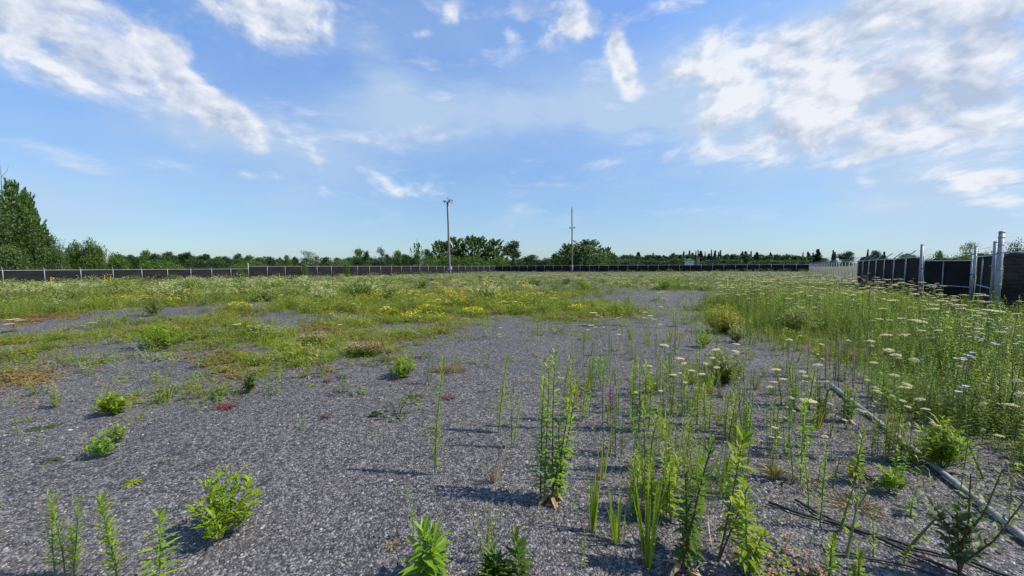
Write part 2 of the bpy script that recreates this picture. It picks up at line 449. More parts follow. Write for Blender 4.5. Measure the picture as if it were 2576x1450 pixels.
# gravel ground
def gravel_mat():
    m, gg = mat('gravel_ground')
    geo = gg.n('ShaderNodeNewGeometry'); pos = geo.outputs['Position']
    nw, nwc = gg.noise(pos, 14, 2, .5)
    vp = gg.vm('ADD', pos, gg.vm('MULTIPLY', gg.vm('SUBTRACT', nwc, (.5, .5, .5)), (.02, .02, .02)))
    def vor(scale):
        v = gg.n('ShaderNodeTexVoronoi'); gg.put(v.inputs['Vector'], vp); v.inputs['Scale'].default_value = scale; return v
    v1, v2 = vor(64.0), vor(30.0)
    r1, r2 = gg.sep(v1.outputs['Color'])[0], gg.sep(v2.outputs['Color'])[1]
    rr = gg.m('ADD', gg.m('MULTIPLY', r1, .68), gg.m('MULTIPLY', r2, .32))
    c = gg.ramp(rr, [(0, (.012, .011, .011)), (.34, (.05, .047, .046)), (.58, (.115, .107, .105)), (.78, (.2, .188, .178)), (1, (.33, .31, .285))])
    # larger drifts of tone, and thin litter where plants grow
    nb, _ = gg.noise(pos, .35, 5, .6)
    c = gg.mix(1.0, c, gg.ramp(nb, [(.3, (.82, .82, .84)), (.55, (1.0, 1.0, 1.0)), (.72, (1.2, 1.13, 1.04))]), 'MULTIPLY')
    nd, _ = gg.noise(gg.vm('MULTIPLY', pos, (1, .7, 1)), .55, 7, .62)
    c = gg.mix(gg.smooth(nd, .52, .72, 0.0, .55), c, (.15, .138, .122, 1))
    at = gg.n('ShaderNodeAttribute'); at.attribute_name = 'cover'
    nf, _ = gg.noise(pos, 3.5, 5, .65)
    k = gg.smooth(gg.m('ADD', at.outputs['Fac'], gg.m('MULTIPLY', gg.m('SUBTRACT', nf, .5), 1.1)), .3, .9)
    no, _ = gg.noise(pos, 1.1, 6, .6)
    soil = gg.ramp(no, [(.3, (.06, .065, .018)), (.5, (.10, .11, .028)), (.72, (.17, .14, .045))])
    ns, _ = gg.noise(pos, 40, 3, .6)
    soil = gg.mix(1.0, soil, gg.ramp(ns, [(.3, (.45, .45, .45)), (.7, (1.5, 1.5, 1.5))]), 'MULTIPLY')
    c = gg.mix(gg.m('MULTIPLY', k, .85), c, soil)
    p = gg.n('ShaderNodeBsdfPrincipled'); gg.put(p.inputs['Base Color'], c); p.inputs['Roughness'].default_value = .75
    p.inputs['Specular IOR Level'].default_value = .35
    hh = gg.m('ADD', gg.m('MULTIPLY', v1.outputs['Distance'], -1.0), gg.m('MULTIPLY', r1, .8))
    bn = gg.n('ShaderNodeBump'); bn.inputs['Strength'].default_value = 1.0; bn.inputs['Distance'].default_value = .014
    gg.put(bn.inputs['Height'], hh); gg.t.links.new(bn.outputs[0], p.inputs['Normal'])
    out(gg, p.outputs[0]); return m

def stone_mat():
    m, gg = mat('stone')
    geo = gg.n('ShaderNodeNewGeometry')
    c = gg.ramp(geo.outputs['Random Per Island'], [(0, (.024, .0225, .022)), (.32, (.06, .056, .055)), (.62, (.125, .117, .114)), (.84, (.19, .179, .170)), (.955, (.26, .247, .233)), (.986, (.40, .38, .35)), (.992, (.3, .19, .12)), (1, (.36, .31, .22))])
    nz, _ = gg.noise(geo.outputs['Position'], .9, 6, .65)
    c = gg.mix(1.0, c, gg.ramp(nz, [(.3, (.78, .78, .8)), (.5, (1.0, 1.0, 1.0)), (.7, (1.2, 1.13, 1.03))]), 'MULTIPLY')
    p = gg.n('ShaderNodeBsdfPrincipled'); gg.put(p.inputs['Base Color'], c); p.inputs['Roughness'].default_value = .6; p.inputs['Specular IOR Level'].default_value = .45
    out(gg, p.outputs[0]); return m
M_GROUND, M_STONE = gravel_mat(), stone_mat()
M_GALV = plain('galvanised_steel', (.27, .275, .285), .55, .25, .25, 3, .05, (6, 6, .5))
M_GALVP = plain('galvanised_paint', (.35, .36, .37), .55, .2, .2, 5)
M_WIRE = plain('barbed_wire_steel', (.13, .13, .14), .5, .6)
M_PIPE = plain('pipe_steel', (.25, .26, .245), .75, .0, .5, 7, .3)
M_RUST = plain('rust', (.2, .06, .025), .8, 0, .3, 20)
M_WOOD = plain('weathered_pole_wood', (.15, .125, .108), .85, 0, .45, 5, .4, (6, 6, .35))
M_DARKM = plain('dark_metal', (.03, .028, .027), .5, .3)
M_GLASS = plain('lamp_glass', (.55, .55, .53), .12, .1)
M_BOXW = plain('pale_box_paint', (.62, .63, .62), .5, .1)
M_PVC = plain('grey_conduit', (.45, .45, .46), .5)
M_CABLE = plain('black_cable', (.018, .017, .017), .6)
M_BARK = plain('bark', (.10, .08, .06), .9, 0, .35, 6, .4, (3, 3, .6))
M_ROOF = plain('green_roof', (.02, .16, .07), .6)
M_WALL = plain('white_wall', (.6, .6, .58), .7)
M_BRICK = plain('chimney_brick', (.17, .13, .12), .8)

def screen_mat():
    m, gg = mat('privacy_screen')
    uv = gg.n('ShaderNodeTexCoord').outputs['Object']
    x, y, z = gg.sep(uv)
    h = gg.m('ADD', x, gg.m('MULTIPLY', y, 1.0))
    nz, _ = gg.noise(gg.vm('MULTIPLY', uv, (.7, .7, 1.6)), 1.2, 6, .6)
    wv = gg.m('SINE', gg.m('MULTIPLY', z, 60.0))
    c = gg.ramp(nz, [(.3, (.013, .012, .013)), (.7, (.027, .025, .0265))])
    c = gg.mix(1.0, c, gg.ramp(gg.m('MULTIPLY_ADD', wv, .5, .5), [(0, (.8, .8, .8)), (1, (1.2, 1.2, 1.2))]), 'MULTIPLY')
    p = gg.n('ShaderNodeBsdfPrincipled'); gg.put(p.inputs['Base Color'], c); p.inputs['Roughness'].default_value = .85; p.inputs['Specular IOR Level'].default_value = .08
    bn = gg.n('ShaderNodeBump'); bn.inputs['Strength'].default_value = .5; bn.inputs['Distance'].default_value = .08
    gg.put(bn.inputs['Height'], nz); gg.t.links.new(bn.outputs[0], p.inputs['Normal'])
    out(gg, p.outputs[0]); return m
M_SCREEN = screen_mat()

def chain_mat():
    """chain-link: see-through diamonds between wires, laid out by the panel's own UVs (metres)"""
    m, gg = mat('chain_link_mesh')
    u, v, _ = gg.sep(gg.n('ShaderNodeTexCoord').outputs['UV'])
    k = math.pi / .055
    a = gg.m('ABSOLUTE', gg.m('SINE', gg.m('MULTIPLY', gg.m('ADD', u, v), k)))
    b = gg.m('ABSOLUTE', gg.m('SINE', gg.m('MULTIPLY', gg.m('SUBTRACT', u, v), k)))
    f = gg.m('LESS_THAN', gg.m('MINIMUM', a, b), .13)
    p = gg.n('ShaderNodeBsdfPrincipled'); p.inputs['Base Color'].default_value = (.13, .133, .136, 1); p.inputs['Metallic'].default_value = .2; p.inputs['Roughness'].default_value = .45
    t = gg.n('ShaderNodeBsdfTransparent'); mx = gg.n('ShaderNodeMixShader')
    gg.put(mx.inputs[0], f); gg.t.links.new(t.outputs[0], mx.inputs[1]); gg.t.links.new(p.outputs[0], mx.inputs[2])
    out(gg, mx.outputs[0]); return m
M_CHAIN = chain_mat()

# ------------------------------------------------------------------ ground sheet
def make_ground():
    n = 300
    t = np.linspace(-1, 1, n)
    a = math.asinh(3500 / 5.0)
    gx = 5.0 * np.sinh(t * a); gy = 5.0 * np.sinh(t * a) + 6.0
    X, Y = np.meshgrid(gx, gy)
    Zg = hgt(X, Y)
    V = np.stack((X, Y, Zg), -1).reshape(-1, 3)
    idx = np.arange(n * n).reshape(n, n)
    F = np.stack((idx[:-1, :-1], idx[:-1, 1:], idx[1:, 1:], idx[1:, :-1]), -1).reshape(-1, 4)
    me = big_mesh('ground', V, F, M_GROUND)
    me.polygons.foreach_set('use_smooth', np.ones(len(F), bool))
    cv = np.zeros(len(V))
    for _ in range(10):
        far, mid, right, br = cover(V[:, 0], V[:, 1], 1.3)
        cv += np.where(right, 1.0, np.where(far, .8, np.where(mid | br, .5, 0.05))) / 10
    r = np.hypot(V[:, 0], V[:, 1]); cv = np.where(r > 130, 1.0, cv); cv = np.where((V[:, 1] < .7) & (r < 60), .05, cv)
    at = me.attributes.new('cover', 'FLOAT', 'POINT'); at.data.foreach_set('value', cv.astype(np.float32))
    tag(link('ground', me), 'grey crushed-stone yard with weeds breaking through', None, None, 'structure')
make_ground()

# loose stones on the nearest part of the yard
def make_gravel():
    N = 270000
    y = 1.4 + NR.random(N) ** 1.5 * 7.6
    x = (NR.random(N) * 2 - 1) * (y * 1.36 + .5)
    far, mid, right, br = cover(x, y)
    du = wob(x, y, 1.1, 51) + .5 * wob(x, y, 3.7, 52)
    k = ~(far | right) & (NR.random(N) < np.where(mid, .35, 1) * np.clip(1.0 - .8 * (du - .15), .3, 1))
    x, y = x[k], y[k]; n = len(x)
    base = B(); tpls = []
    for v in range(6):
        b = B(); q = 6; vs = [(0, 0, .42 + .1 * R.random())]
        for i in range(q):
            an = (i + R.uniform(-.3, .3)) / q * 6.283; rr = R.uniform(.75, 1.15)
            vs.append((math.cos(an) * rr, math.sin(an) * rr * .78, R.uniform(.05, .26)))
        for i in range(q):
            an = (i + .5) / q * 6.283; vs.append((math.cos(an) * .8, math.sin(an) * .6, -.3))
        vs[0] = (R.uniform(-.3, .3), R.uniform(-.3, .3), vs[0][2])
        fs = [(0, 1 + i, 1 + (i + 1) % q) for i in range(q)] + [(1 + i, 1 + q + i, 1 + (i + 1) % q) for i in range(q)]
        b.add(vs, fs); tpls.append(b)
    s = .0030 + NR.gamma(1.8, .0015, n); s *= 1 + .08 * np.clip(y - 3, 0, 6)
    s[NR.random(n) < .05] *= 1.6; s[NR.random(n) < .006] *= 1.7
    P = np.stack((x, y, hgt(x, y)), -1)
    V, F, M = scatter(tpls, P, NR.random(n) * 6.28, np.stack((s, s * NR.uniform(.5, 1.15, n)), -1), NR.normal(0, .45, (n, 2)))
    tag(link('gravel', big_mesh('gravel', V, F, M_STONE)), 'loose grey gravel stones spread over the near yard', 'gravel', None, 'stuff')
make_gravel()

# ------------------------------------------------------------------ plants: building blocks
def stalk(bs, bl, h, n, L, W, base=(0, 0, 0), lean=(0, 0), bare=.08, up=.5, top=.45, r=.004, lod=1, droop=.35, topup=1.5, mi=0, curve=0):
    """upright stem with leaves spiralling round it"""
    base = np.asarray(base, float); pts = []
    ph = R.uniform(0, 6.28)
    for i in range(6):
        t = i / 5
        pts.append(base + np.array((lean[0] * t + curve * t * t, lean[1] * t, 1.0 * t)) * h + np.array((math.sin(t * 4 + ph), math.cos(t * 3.1 + ph), 0)) * .012 * h * t)
    bs.tube(pts, [r * (1 - .65 * i / 5) for i in range(6)], 5)
    P = np.array(pts)
    for i in range(n):
        t = bare + (1 - bare) * (i + R.random() * .6) / n
        f = t * 5; j = min(4, int(f)); p = P[j] + (P[j + 1] - P[j]) * (f - j)
        a = i * 2.4 + R.uniform(-.7, .7)
        if R.random() < .08: continue
        u = up + (topup - up) * max(0, t - .72) / .28 + R.uniform(-.15, .15)
        s = (1 - (1 - top) * t) * R.uniform(.55, 1.25) * (1 if t > bare + .12 else .75)
        bl.leaf(p, (math.cos(a), math.sin(a), u), L * s, W * s, droop * (1.1 - t), lod, mi=mi)

def bushy(bs, bl, h, w, nst, nl, L, W, lod=1, mi=0, r=.003, up=.8):
    for k in range(nst):
        a = k * 2.4 + R.uniform(-.3, .3); q = math.sqrt((k + .5) / nst) * w
        hh = h * R.uniform(.7, 1.0) * (1 - .3 * (q / w) ** 2)
        lx, ly = math.cos(a) * q / hh, math.sin(a) * q / hh
        stalk(bs, bl, hh, nl, L, W, (R.uniform(-.012, .012), R.uniform(-.012, .012), 0), (lx, ly), .15, up, .6, r, lod, .3, 1.3, mi)

def grassy(bl, n, h, w, W, droop=.35, seg=3, mi=0, rad=.02):
    for k in range(n):
        a = R.uniform(0, 6.28); s = R.random() ** .7 * w
        bl.blade((math.cos(a) * R.random() * rad, math.sin(a) * R.random() * rad, 0), (math.cos(a) * s, math.sin(a) * s, 1), h * R.uniform(.55, 1.05), W * R.uniform(.7, 1.2), droop * R.uniform(.3, 1.4), seg, mi)

def umbel(bh, bs, p, rad, n=46, mi=0, spokes=8, tilt=(0, 0), drop=.05):
    p = np.asarray(p, float)
    for i in range(spokes):
        a = i * 6.283 / spokes
        bs.tube([p - Z3 * drop * 1.2, p + np.array((math.cos(a) * rad * .75, math.sin(a) * rad * .75, -.004))], .0011, 3, caps=False)
    for i in range(n):
        a = i * 2.39996; q = math.sqrt((i + .5) / n) * rad * R.uniform(.92, 1.08)
        zc = .16 * rad * (1 - (q / rad) ** 2) + R.uniform(-.04, .06) * rad
        c = p + np.array((math.cos(a) * q, math.sin(a) * q, zc + tilt[0] * math.cos(a) * q + tilt[1] * math.sin(a) * q))
        s = rad * R.uniform(.13, .19); b0 = R.uniform(0, 6.28); vs = []
        for k in range(5):
            an = b0 + k * 1.2566; vs.append(c + np.array((math.cos(an) * s, math.sin(an) * s, R.uniform(-.25, .25) * s)))
        vs.append(c + Z3 * s * .45)
        bh.add(vs, [(k, (k + 1) % 5, 5) for k in range(5)], mi)

def plant(name, label, cat, at, parts, group=None, rz=None, loc=None):
    """parts: list of (part name, B, material)"""
    p = gp(*at) if loc is None else loc
    t = thing(name, label, cat, p, R.uniform(0, 6.28) if rz is None else rz, group)
    for nm, b, m in parts:
        if b.F: b.obj(nm, m, t)
    return t

def stalk_plant(name, label, cat, x, y, ytop, n, L, W, m=None, stems=((0, 0, 1.0, 0, 0),), ms=None, dry=0, **kw):
    """one plant of one or several leafy stems; x, y its foot and ytop its tip as measured on the photo"""
    p = gp(x, y); h = ztop(p, ytop); L *= 1.3; W *= 1.35; kw['up'] = kw.get('up', .5) * .7; kw['droop'] = kw.get('droop', .35) * 1.15
    bs, bl, bd = B(), B(), B()
    for (ox, oy, f, lx, ly) in stems:
        stalk(bs, bl, h * f, n, L, W * R.uniform(.8, 1.1), (ox, oy, 0), (lx + R.uniform(-.05, .05), ly + R.uniform(-.05, .05)), curve=R.uniform(-.1, .1), **kw)
    for i in range(dry):
        a = R.uniform(0, 6.28); bd.leaf((math.cos(a) * .01, math.sin(a) * .01, R.uniform(.01, .08) * h), (math.cos(a), math.sin(a), R.uniform(-.2, .4)), L * .9, W * 1.1, .6)
    return plant(name, label, cat, (x, y), [('stem', bs, ms or M_STEM), ('foliage', bl, m or M_FRESH), ('withered_leaves', bd, M_STRAW)], rz=0.0)

exec_later = []

# ------------------------------------------------------------------ fences
def sheet(o, q0, q1, z0a, z0b, top, seg, m, parent, name, wav=.02, off=0.0):
    """hung sheet between ground and rail, from q0 to q1 (world xy); vertices relative to o"""
    q0, q1 = np.asarray(q0, float), np.asarray(q1, float); Ln = np.linalg.norm(q1 - q0); d = (q1 - q0) / Ln; nn = np.array((-d[1], d[0]))
    nv = 7; vs, fs, uv = [], [], []
    for i in range(seg + 1):
        t = i / seg; q = q0 + (q1 - q0) * t; zt = z0a + (z0b - z0a) * t + top - .015 * abs(math.sin(i * 1.3)); zb = float(hgt(q[0], q[1])) + .03
        for k in range(nv):
            f = k / (nv - 1); s = off + wav * math.sin(i * .9 + k * 1.1) * math.sin(f * 3.14) * 1.2 + wav * .6 * math.sin(i * 2.3 + k)
            vs.append((q[0] + nn[0] * s - o[0], q[1] + nn[1] * s - o[1], zb + (zt - zb) * f - o[2])); uv.append((t * Ln, zb + (zt - zb) * f))
    for i in range(seg):
        for k in range(nv - 1):
            a = i * nv + k; fs.append((a, a + nv, a + nv + 1, a + 1))
    me = bpy.data.meshes.new(name); me.from_pydata(vs, [], fs); me.materials.append(m)
    ul = me.uv_layers.new(name='UVMap'); li = np.zeros(len(me.loops), np.int32); me.loops.foreach_get('vertex_index', li)
    ul.data.foreach_set('uv', np.array(uv, np.float32)[li].ravel()); me.polygons.foreach_set('use_smooth', [True] * len(fs)); me.update()
    return link(name, me, parent)

def barb(b, p, q, sag=.02, r=.0022, n=10, thorn=True):
    p, q = np.asarray(p, float), np.asarray(q, float); L = np.linalg.norm(q - p)
    pts = [p + (q - p) * i / n - Z3 * sag * 4 * (i / n) * (1 - i / n) + Z3 * R.uniform(-.006, .006) for i in range(n + 1)]
    b.tube(pts, r, 4, caps=False)
    if thorn:
        k = int(L / .14)
        for i in range(k):
            c = p + (q - p) * (i + .5) / k - Z3 * sag * 4 * ((i + .5) / k) * (1 - (i + .5) / k)
            a = np.array((R.uniform(-1, 1), R.uniform(-1, 1), R.uniform(-1, 1)))
            b.tube([c - nrm(a) * .018, c + nrm(a) * .018], .0016, 3, caps=False)

def fence(name, label, P0, za, P1, zb, npost, screen=((0, 1),), chain=None, arm=(0, 0, 0), arm_l=.38, rad=.03, first=True, last=True, wires=3, thorn=False, side=1, railr=.024, group=None, seg_per=3, wr=.0025, extra=.06):
    P0, P1 = np.asarray(P0, float), np.asarray(P1, float)
    o = (P0[0], P0[1], float(hgt(*P0)))
    t = thing(name, label, 'fence', o, 0, group)
    d = (P1 - P0) / np.linalg.norm(P1 - P0); nn = np.array((-d[1], d[0])) * side
    wb = B(); prev = None
    for i in range(npost + 1):
        f = i / npost; q = P0 + (P1 - P0) * f; zt = za + (zb - za) * f; zg = float(hgt(*q)) - .05
        tips = [np.array((q[0] + nn[0] * arm[0] * k + d[0] * arm[1] * k - o[0], q[1] + nn[1] * arm[0] * k + d[1] * arm[1] * k - o[1], zt + extra + arm[2] * k - o[2])) for k in (.3, .65, 1.0)]
        if (i or first) and (i < npost or last):
            b = B(); c = np.array((q[0] - o[0] + nn[0] * .035, q[1] - o[1] + nn[1] * .035, 0))
            b.tube([c + Z3 * (zg - o[2]) + np.array((R.uniform(-.03, .03), R.uniform(-.03, .03), 0)), c + Z3 * (zt + extra - o[2])], rad, 8)
            b.tube([c + Z3 * (zt + extra - o[2]), c + Z3 * (zt + extra + .02 - o[2])], [rad * 1.12, rad * .7], 8)
            for hz in (.25, .6, .9): b.tube([c + Z3 * (zg + (zt - zg) * hz - o[2]), c + Z3 * (zg + (zt - zg) * hz + .02 - o[2])], rad * 1.15, 8)
            po = b.obj('post', M_GALVP, t, True)
            if arm[2]:
                ab = B(); ab.tube([c + Z3 * (zt + extra - o[2]), tips[2]], [.03, .022], 5); ab.obj('barb_arm', M_GALVP, po)
        if prev is not None and wires:
            for k in range(3)[:wires]: barb(wb, prev[k], tips[k], .015, wr, 4, thorn)
        prev = tips
    rb = B(); n = npost * 2
    rb.tube([np.array((*(P0 + (P1 - P0) * i / n), za + (zb - za) * i / n)) - o for i in range(n + 1)], railr, 8)
    rb.obj('top_rail', M_GALVP, t, True)
    for (a, b_) in screen:
        sheet(o, P0 + (P1 - P0) * a, P0 + (P1 - P0) * b_, za + (zb - za) * a, za + (zb - za) * b_, -.03, max(3, int(npost * (b_ - a) * seg_per)), M_SCREEN, t, 'privacy_screen', .018, -.03 * side)
    if chain:
        a, b_ = chain
        sheet(o, P0 + (P1 - P0) * a, P0 + (P1 - P0) * b_, za + (zb - za) * a, za + (zb - za) * b_, 0, 24, M_CHAIN, t, 'chain_link', .004, -.005 * side)
    if wb.F: wb.obj('barbed_wire', M_WIRE, t)
    return t

LD = np.array((.3, .954)); LP = np.array((-50.5, 40.0))
LT = LP + LD * 25.8
fence('chain_link_fence', 'lower grey-railed screened fence running along the left of the yard to the taller post', LP - LD * 15, .98, LT, .64, 14, arm=(.12, -.1, .3), side=-1, last=False, wires=3)
LC = np.array((-5.4, 125.0))
fence('chain_link_fence', 'higher grey-railed screened fence beyond the tall post, running behind the left light pole', LT, 1.04, LC, .62, 24, arm=(.12, -.1, .3), side=-1, first=False, wires=3)
# the taller post where the two runs meet
tb = B(); zg = float(hgt(*LT)); tb.tube([(0, 0, -.05), (0, 0, 1.04 - zg + .5)], .055, 10); tb.tube([(0, 0, 1.04 - zg + .5), (0, 0, 1.04 - zg + .54)], [.062, .03], 10)
tp = tb.obj('fence_post', M_GALVP, None, True); tp.location = (LT[0] + .03, LT[1] - .02, zg)
tag(tp, 'tall round terminal post where the lower and higher left fences meet', 'post')
RC = np.array((73.0, 98.0)); RN = np.array((20.3, 19.8))
fence('chain_link_fence', 'black screened fence along the far back of the yard', LC, .62, RC, 1.25, 31, arm=(.1, .1, .32), side=-1, wires=3)
fence('chain_link_fence', 'long right-hand fence, bare chain link at its far end and black screen nearer', RC, 1.25, RN, 1.9, 34, screen=((.79, 1),), chain=(0, .79), arm=(-.34, 0, .36), side=-1, last=False, wires=3, wr=.003, extra=.03)

def big_post(name, label, q, top, r, loc_extra=()):
    zg = float(hgt(*q)); b = B(); h = top - zg
    b.tube([(0, 0, -.05), (0, 0, h)], r, 16)
    po = b.obj(name, M_GALV, None, True); po.location = (q[0], q[1], zg); tag(po, label, 'post')
    c = B(); c.tube([(0, 0, h - .035), (0, 0, h), (0, 0, h + .02), (0, 0, h + .028)], [r * 1.1, r * 1.1, r * .9, r * .3], 16); c.obj('post_cap', M_GALVP, po, True)
    for hz in loc_extra:
        k = B(); k.tube([(0, 0, hz), (0, 0, hz + .03)], r * 1.14, 16); k.obj('clamp_band', M_GALV, po, True)

    return po
G1, G2, G3, N0 = RN, np.array((19.6, 16.9)), np.array((16.55, 13.7)), np.array((12.95, 10.6))
big_post('gate_post', 'thick galvanised corner post where the long right fence meets the gate', G1, 2.5, .062, (.5, 1.35, 1.7))
big_post('gate_post', 'leaning-height galvanised post at the middle of the gate with chain and latch', G2, 2.3, .048, (.7, 1.4, 1.9))
big_post('gate_post', 'shorter galvanised post just behind the tallest near-right post', G3, 2.32, .052, (.6, 1.5))
big_post('fence_post', 'tallest and nearest galvanised post at right edge carrying three barbed wires', N0, 2.42, .056, (.5, 1.0, 1.4, 1.85, 2.05, 2.25))

def gate(label, a, b_, mid):
    o = (a[0], a[1], float(hgt(*a))); t = thing('gate_leaf', label, 'gate', o, 0, 'leaves of the black screened gate')
    d = (b_ - a) / np.linalg.norm(b_ - a); A = a + d * .16; E = b_ - d * .14
    def P(q, z): return np.array((q[0] - o[0], q[1] - o[1], z))
    for nm, q in (('gate_stile', A), ('gate_stile', E)):
        s = B(); s.tube([P(q, .12), P(q, 2.1)], .026, 8); s.obj(nm, M_GALVP, t, True)
    for nm, z in (('top_rail', 1.86), ('bottom_rail', .72)):
        s = B(); s.tube([P(A, z), P(E, z)], .024, 8); s.obj(nm, M_GALVP, t, True)
    s = B(); q = A + (E - A) * mid; s.tube([P(q, .1), P(q, 1.86)], .02, 8); s.obj('gate_bar', M_GALVP, t, True)
    n2 = np.array((d[1], -d[0])); n2 = n2 if n2.dot(a) > 0 else -n2
    sheet(o, A + n2 * .05, E + n2 * .05, o[2], o[2], 1.93, 8, M_SCREEN, t, 'privacy_screen', .012)
    w = B()
    for z in (2.02, 2.18): barb(w, P(A, z), P(E, z), .02, .0025, 8, True)
    w.obj('barbed_wire', M_WIRE, t)
    for z in (.45, 1.5):
        h = B(); h.box(P(a + d * .1, z), (.16, .08, .05)); h.obj('hinge', M_GALV, t)
    return t
gate('wider gate leaf beside the corner post, mid bar near its centre', G1, G2, .45)
gate('farther-right gate leaf seen at a slant, next to the near tall posts', G3, G2, .55)
ch = B()
for i in range(16):
    a = i / 16 * 6.283; c = np.array((math.cos(a) * .1, math.sin(a) * .1, .03 * math.sin(a * 2)))
    ch.tube([c + np.array((math.cos(a + k * 1.05) * .018, 0, math.sin(a + k * 1.05) * .022)) for k in range(7)], .005, 4, caps=False)
ch.box((-.09, -.06, -.12), (.05, .03, .06))
ch.tube([(-.105, -.06, -.09), (-.105, -.06, -.05), (-.09, -.06, -.035), (-.075, -.06, -.05), (-.075, -.06, -.09)], .005, 5)
co = ch.obj('chain_and_padlock', M_DARKM); co.location = (G2[0] - .02, G2[1] - .02, 1.12)
tag(co, 'dark chain with padlock looped round the middle gate post', 'chain')

# near-right fence: black screen behind chain link with three barbed wires, running out of the picture
NF0, NF1 = N0 + np.array((.12, .05)), np.array((24.0, 10.2))
t = fence('chain_link_fence', 'nearest black screened chain-link panel at the right edge, three barbed wires above', NF0, 1.88, NF1, 1.88, 4, chain=(0, 1), arm=(0, 0, 0), first=False, wires=0, side=1, extra=.4)
wb = B(); o = np.array((NF0[0], NF0[1], float(hgt(*NF0))))
for z in (2.02, 2.16, 2.3):
    for i in range(4):
        p, q = NF0 + (NF1 - NF0) * i / 4, NF0 + (NF1 - NF0) * (i + 1) / 4
        barb(wb, np.array((*p, z)) - o, np.array((*q, z)) - o, .015, .0035, 14, True)
wb.obj('barbed_wire', M_WIRE, t)
# filler panel between the post behind and the near post
fence('chain_link_fence', 'short black screened return between the two near tall posts', N0 + np.array((.1, .1)), 1.88, G3 - np.array((.1, .1)), 1.88, 1, arm=(0, 0, 0), first=False, last=False, wires=0, side=1)

# ------------------------------------------------------------------ light poles
def floodlight(parent, p, yaw, tilt, s=1.0):
    b = B(); c, s_ = math.cos(yaw), math.sin(yaw); Rz = np.array(((c, -s_, 0), (s_, c, 0), (0, 0, 1))); ct, st = math.cos(tilt), math.sin(tilt)
    Ry = np.array(((ct, 0, st), (0, 1, 0), (-st, 0, ct))); Mx = Rz @ Ry; p = np.asarray(p, float)
    f = [Mx @ np.array(v) * s for v in ((.16, -.27, -.2), (.16, .27, -.2), (.16, .27, .2), (.16, -.27, .2), (-.14, -.15, -.11), (-.14, .15, -.11), (-.14, .15, .11), (-.14, -.15, .11))]
    b.add([p + v for v in f], [(7, 6, 5, 4), (0, 1, 5, 4), (1, 2, 6, 5), (2, 3, 7, 6), (3, 0, 4, 7)])
    for a, b_ in ((0, 1), (1, 2), (2, 3), (3, 0)): b.tube([p + f[a], p + f[b_]], .025 * s, 4)
    b.tube([p + Mx @ np.array((-.1, 0, -.1)) * s, p + Mx @ np.array((-.25, 0, -.3)) * s], .03 * s, 6)
    fl = b.obj('floodlight', M_DARKM, parent)
    gl = B(); gl.add([p + Mx @ np.array(v) * s for v in ((.155, -.25, -.18), (.155, .25, -.18), (.155, .25, .18), (.155, -.25, .18))], [(0, 1, 2, 3)])
    gl.obj('lens', M_GLASS, fl)
    return fl

def light_pole(label, x, y, ytop, r0, r1, leanx):
    p = gp(x, y); h = ztop(p, ytop)
    t = thing('light_pole', label, 'light pole', p)
    b = B(); n = 12; pts = [(leanx * i / n + .03 * math.sin(i), .02 * math.sin(i * 1.7), -.1 + (h + .1) * i / n) for i in range(n + 1)]
    b.tube(pts, [r0 + (r1 - r0) * i / n for i in range(n + 1)], 14)
    b.obj('pole', M_WOOD, t, True)
    return t, h, leanx
t, h, lx = light_pole('taller-looking left wooden light pole with twin floodlights and a small sensor at its very top', 1131, 694, 507, .235, .16, -.28)
s = 1.35
fl = B(); fl.box((lx, -.02, h - .5), (.5, .34, .1)); fl.box((lx - .1, -.14, h - .3), (.08, .05, .5)); fl.obj('lamp_bracket', M_DARKM, t)
floodlight(t, (lx - .5, -.1, h - .02), math.pi + .25, .55, 1.25); floodlight(t, (lx + .56, -.22, h + .04), -.6, .35, 1.45)
b = B(); b.tube([(lx + .2, -.1, h - .3), (lx + .2, -.1, h + .25), (lx + .12, -.1, h + .42)], .035, 6); b.tube([(lx + .12, -.1, h + .4), (lx + .12, -.1, h + .62)], .07, 8); b.box((lx + .12, -.1, h + .68), (.26, .2, .05)); b.obj('sensor', M_DARKM, t)
b = B(); b.tube([(.2 + lx * i / 8 - .05 * i / 8, -.06, 1.6 + (h - 2.4) * i / 8) for i in range(9)], .035, 6); b.tube([(.0, -.22, 1.15), (.0, -.24, 2.05), (.1, -.26, 2.25), (.26, -.26, 2.2), (.3, -.26, 1.9)], .035, 6); b.tube([(.24, -.2, 0), (.26, -.2, 1.2)], .06, 8); b.obj('conduit', M_PVC, t, True)
b = B(); b.box((.32, -.2, 1.5), (.42, .24, .58)); b.box((.32, -.33, 1.5), (.34, .02, .48)); b.tube([(.32, -.32, 1.55), (.32, -.42, 1.55)], [.12, .11], 12); b.obj('meter_box', M_BOXW, t)
b = B(); b.box((-.24, -.06, 1.45), (.14, .2, .26)); b.obj('junction_box', M_BOXW, t)
b = B(); b.tube([(lx * .5 + .02, -.19, h * .72), (lx * .5 + .02, -.26, h * .72)], .07, 8); b.obj('eye_bolt', M_DARKM, t)

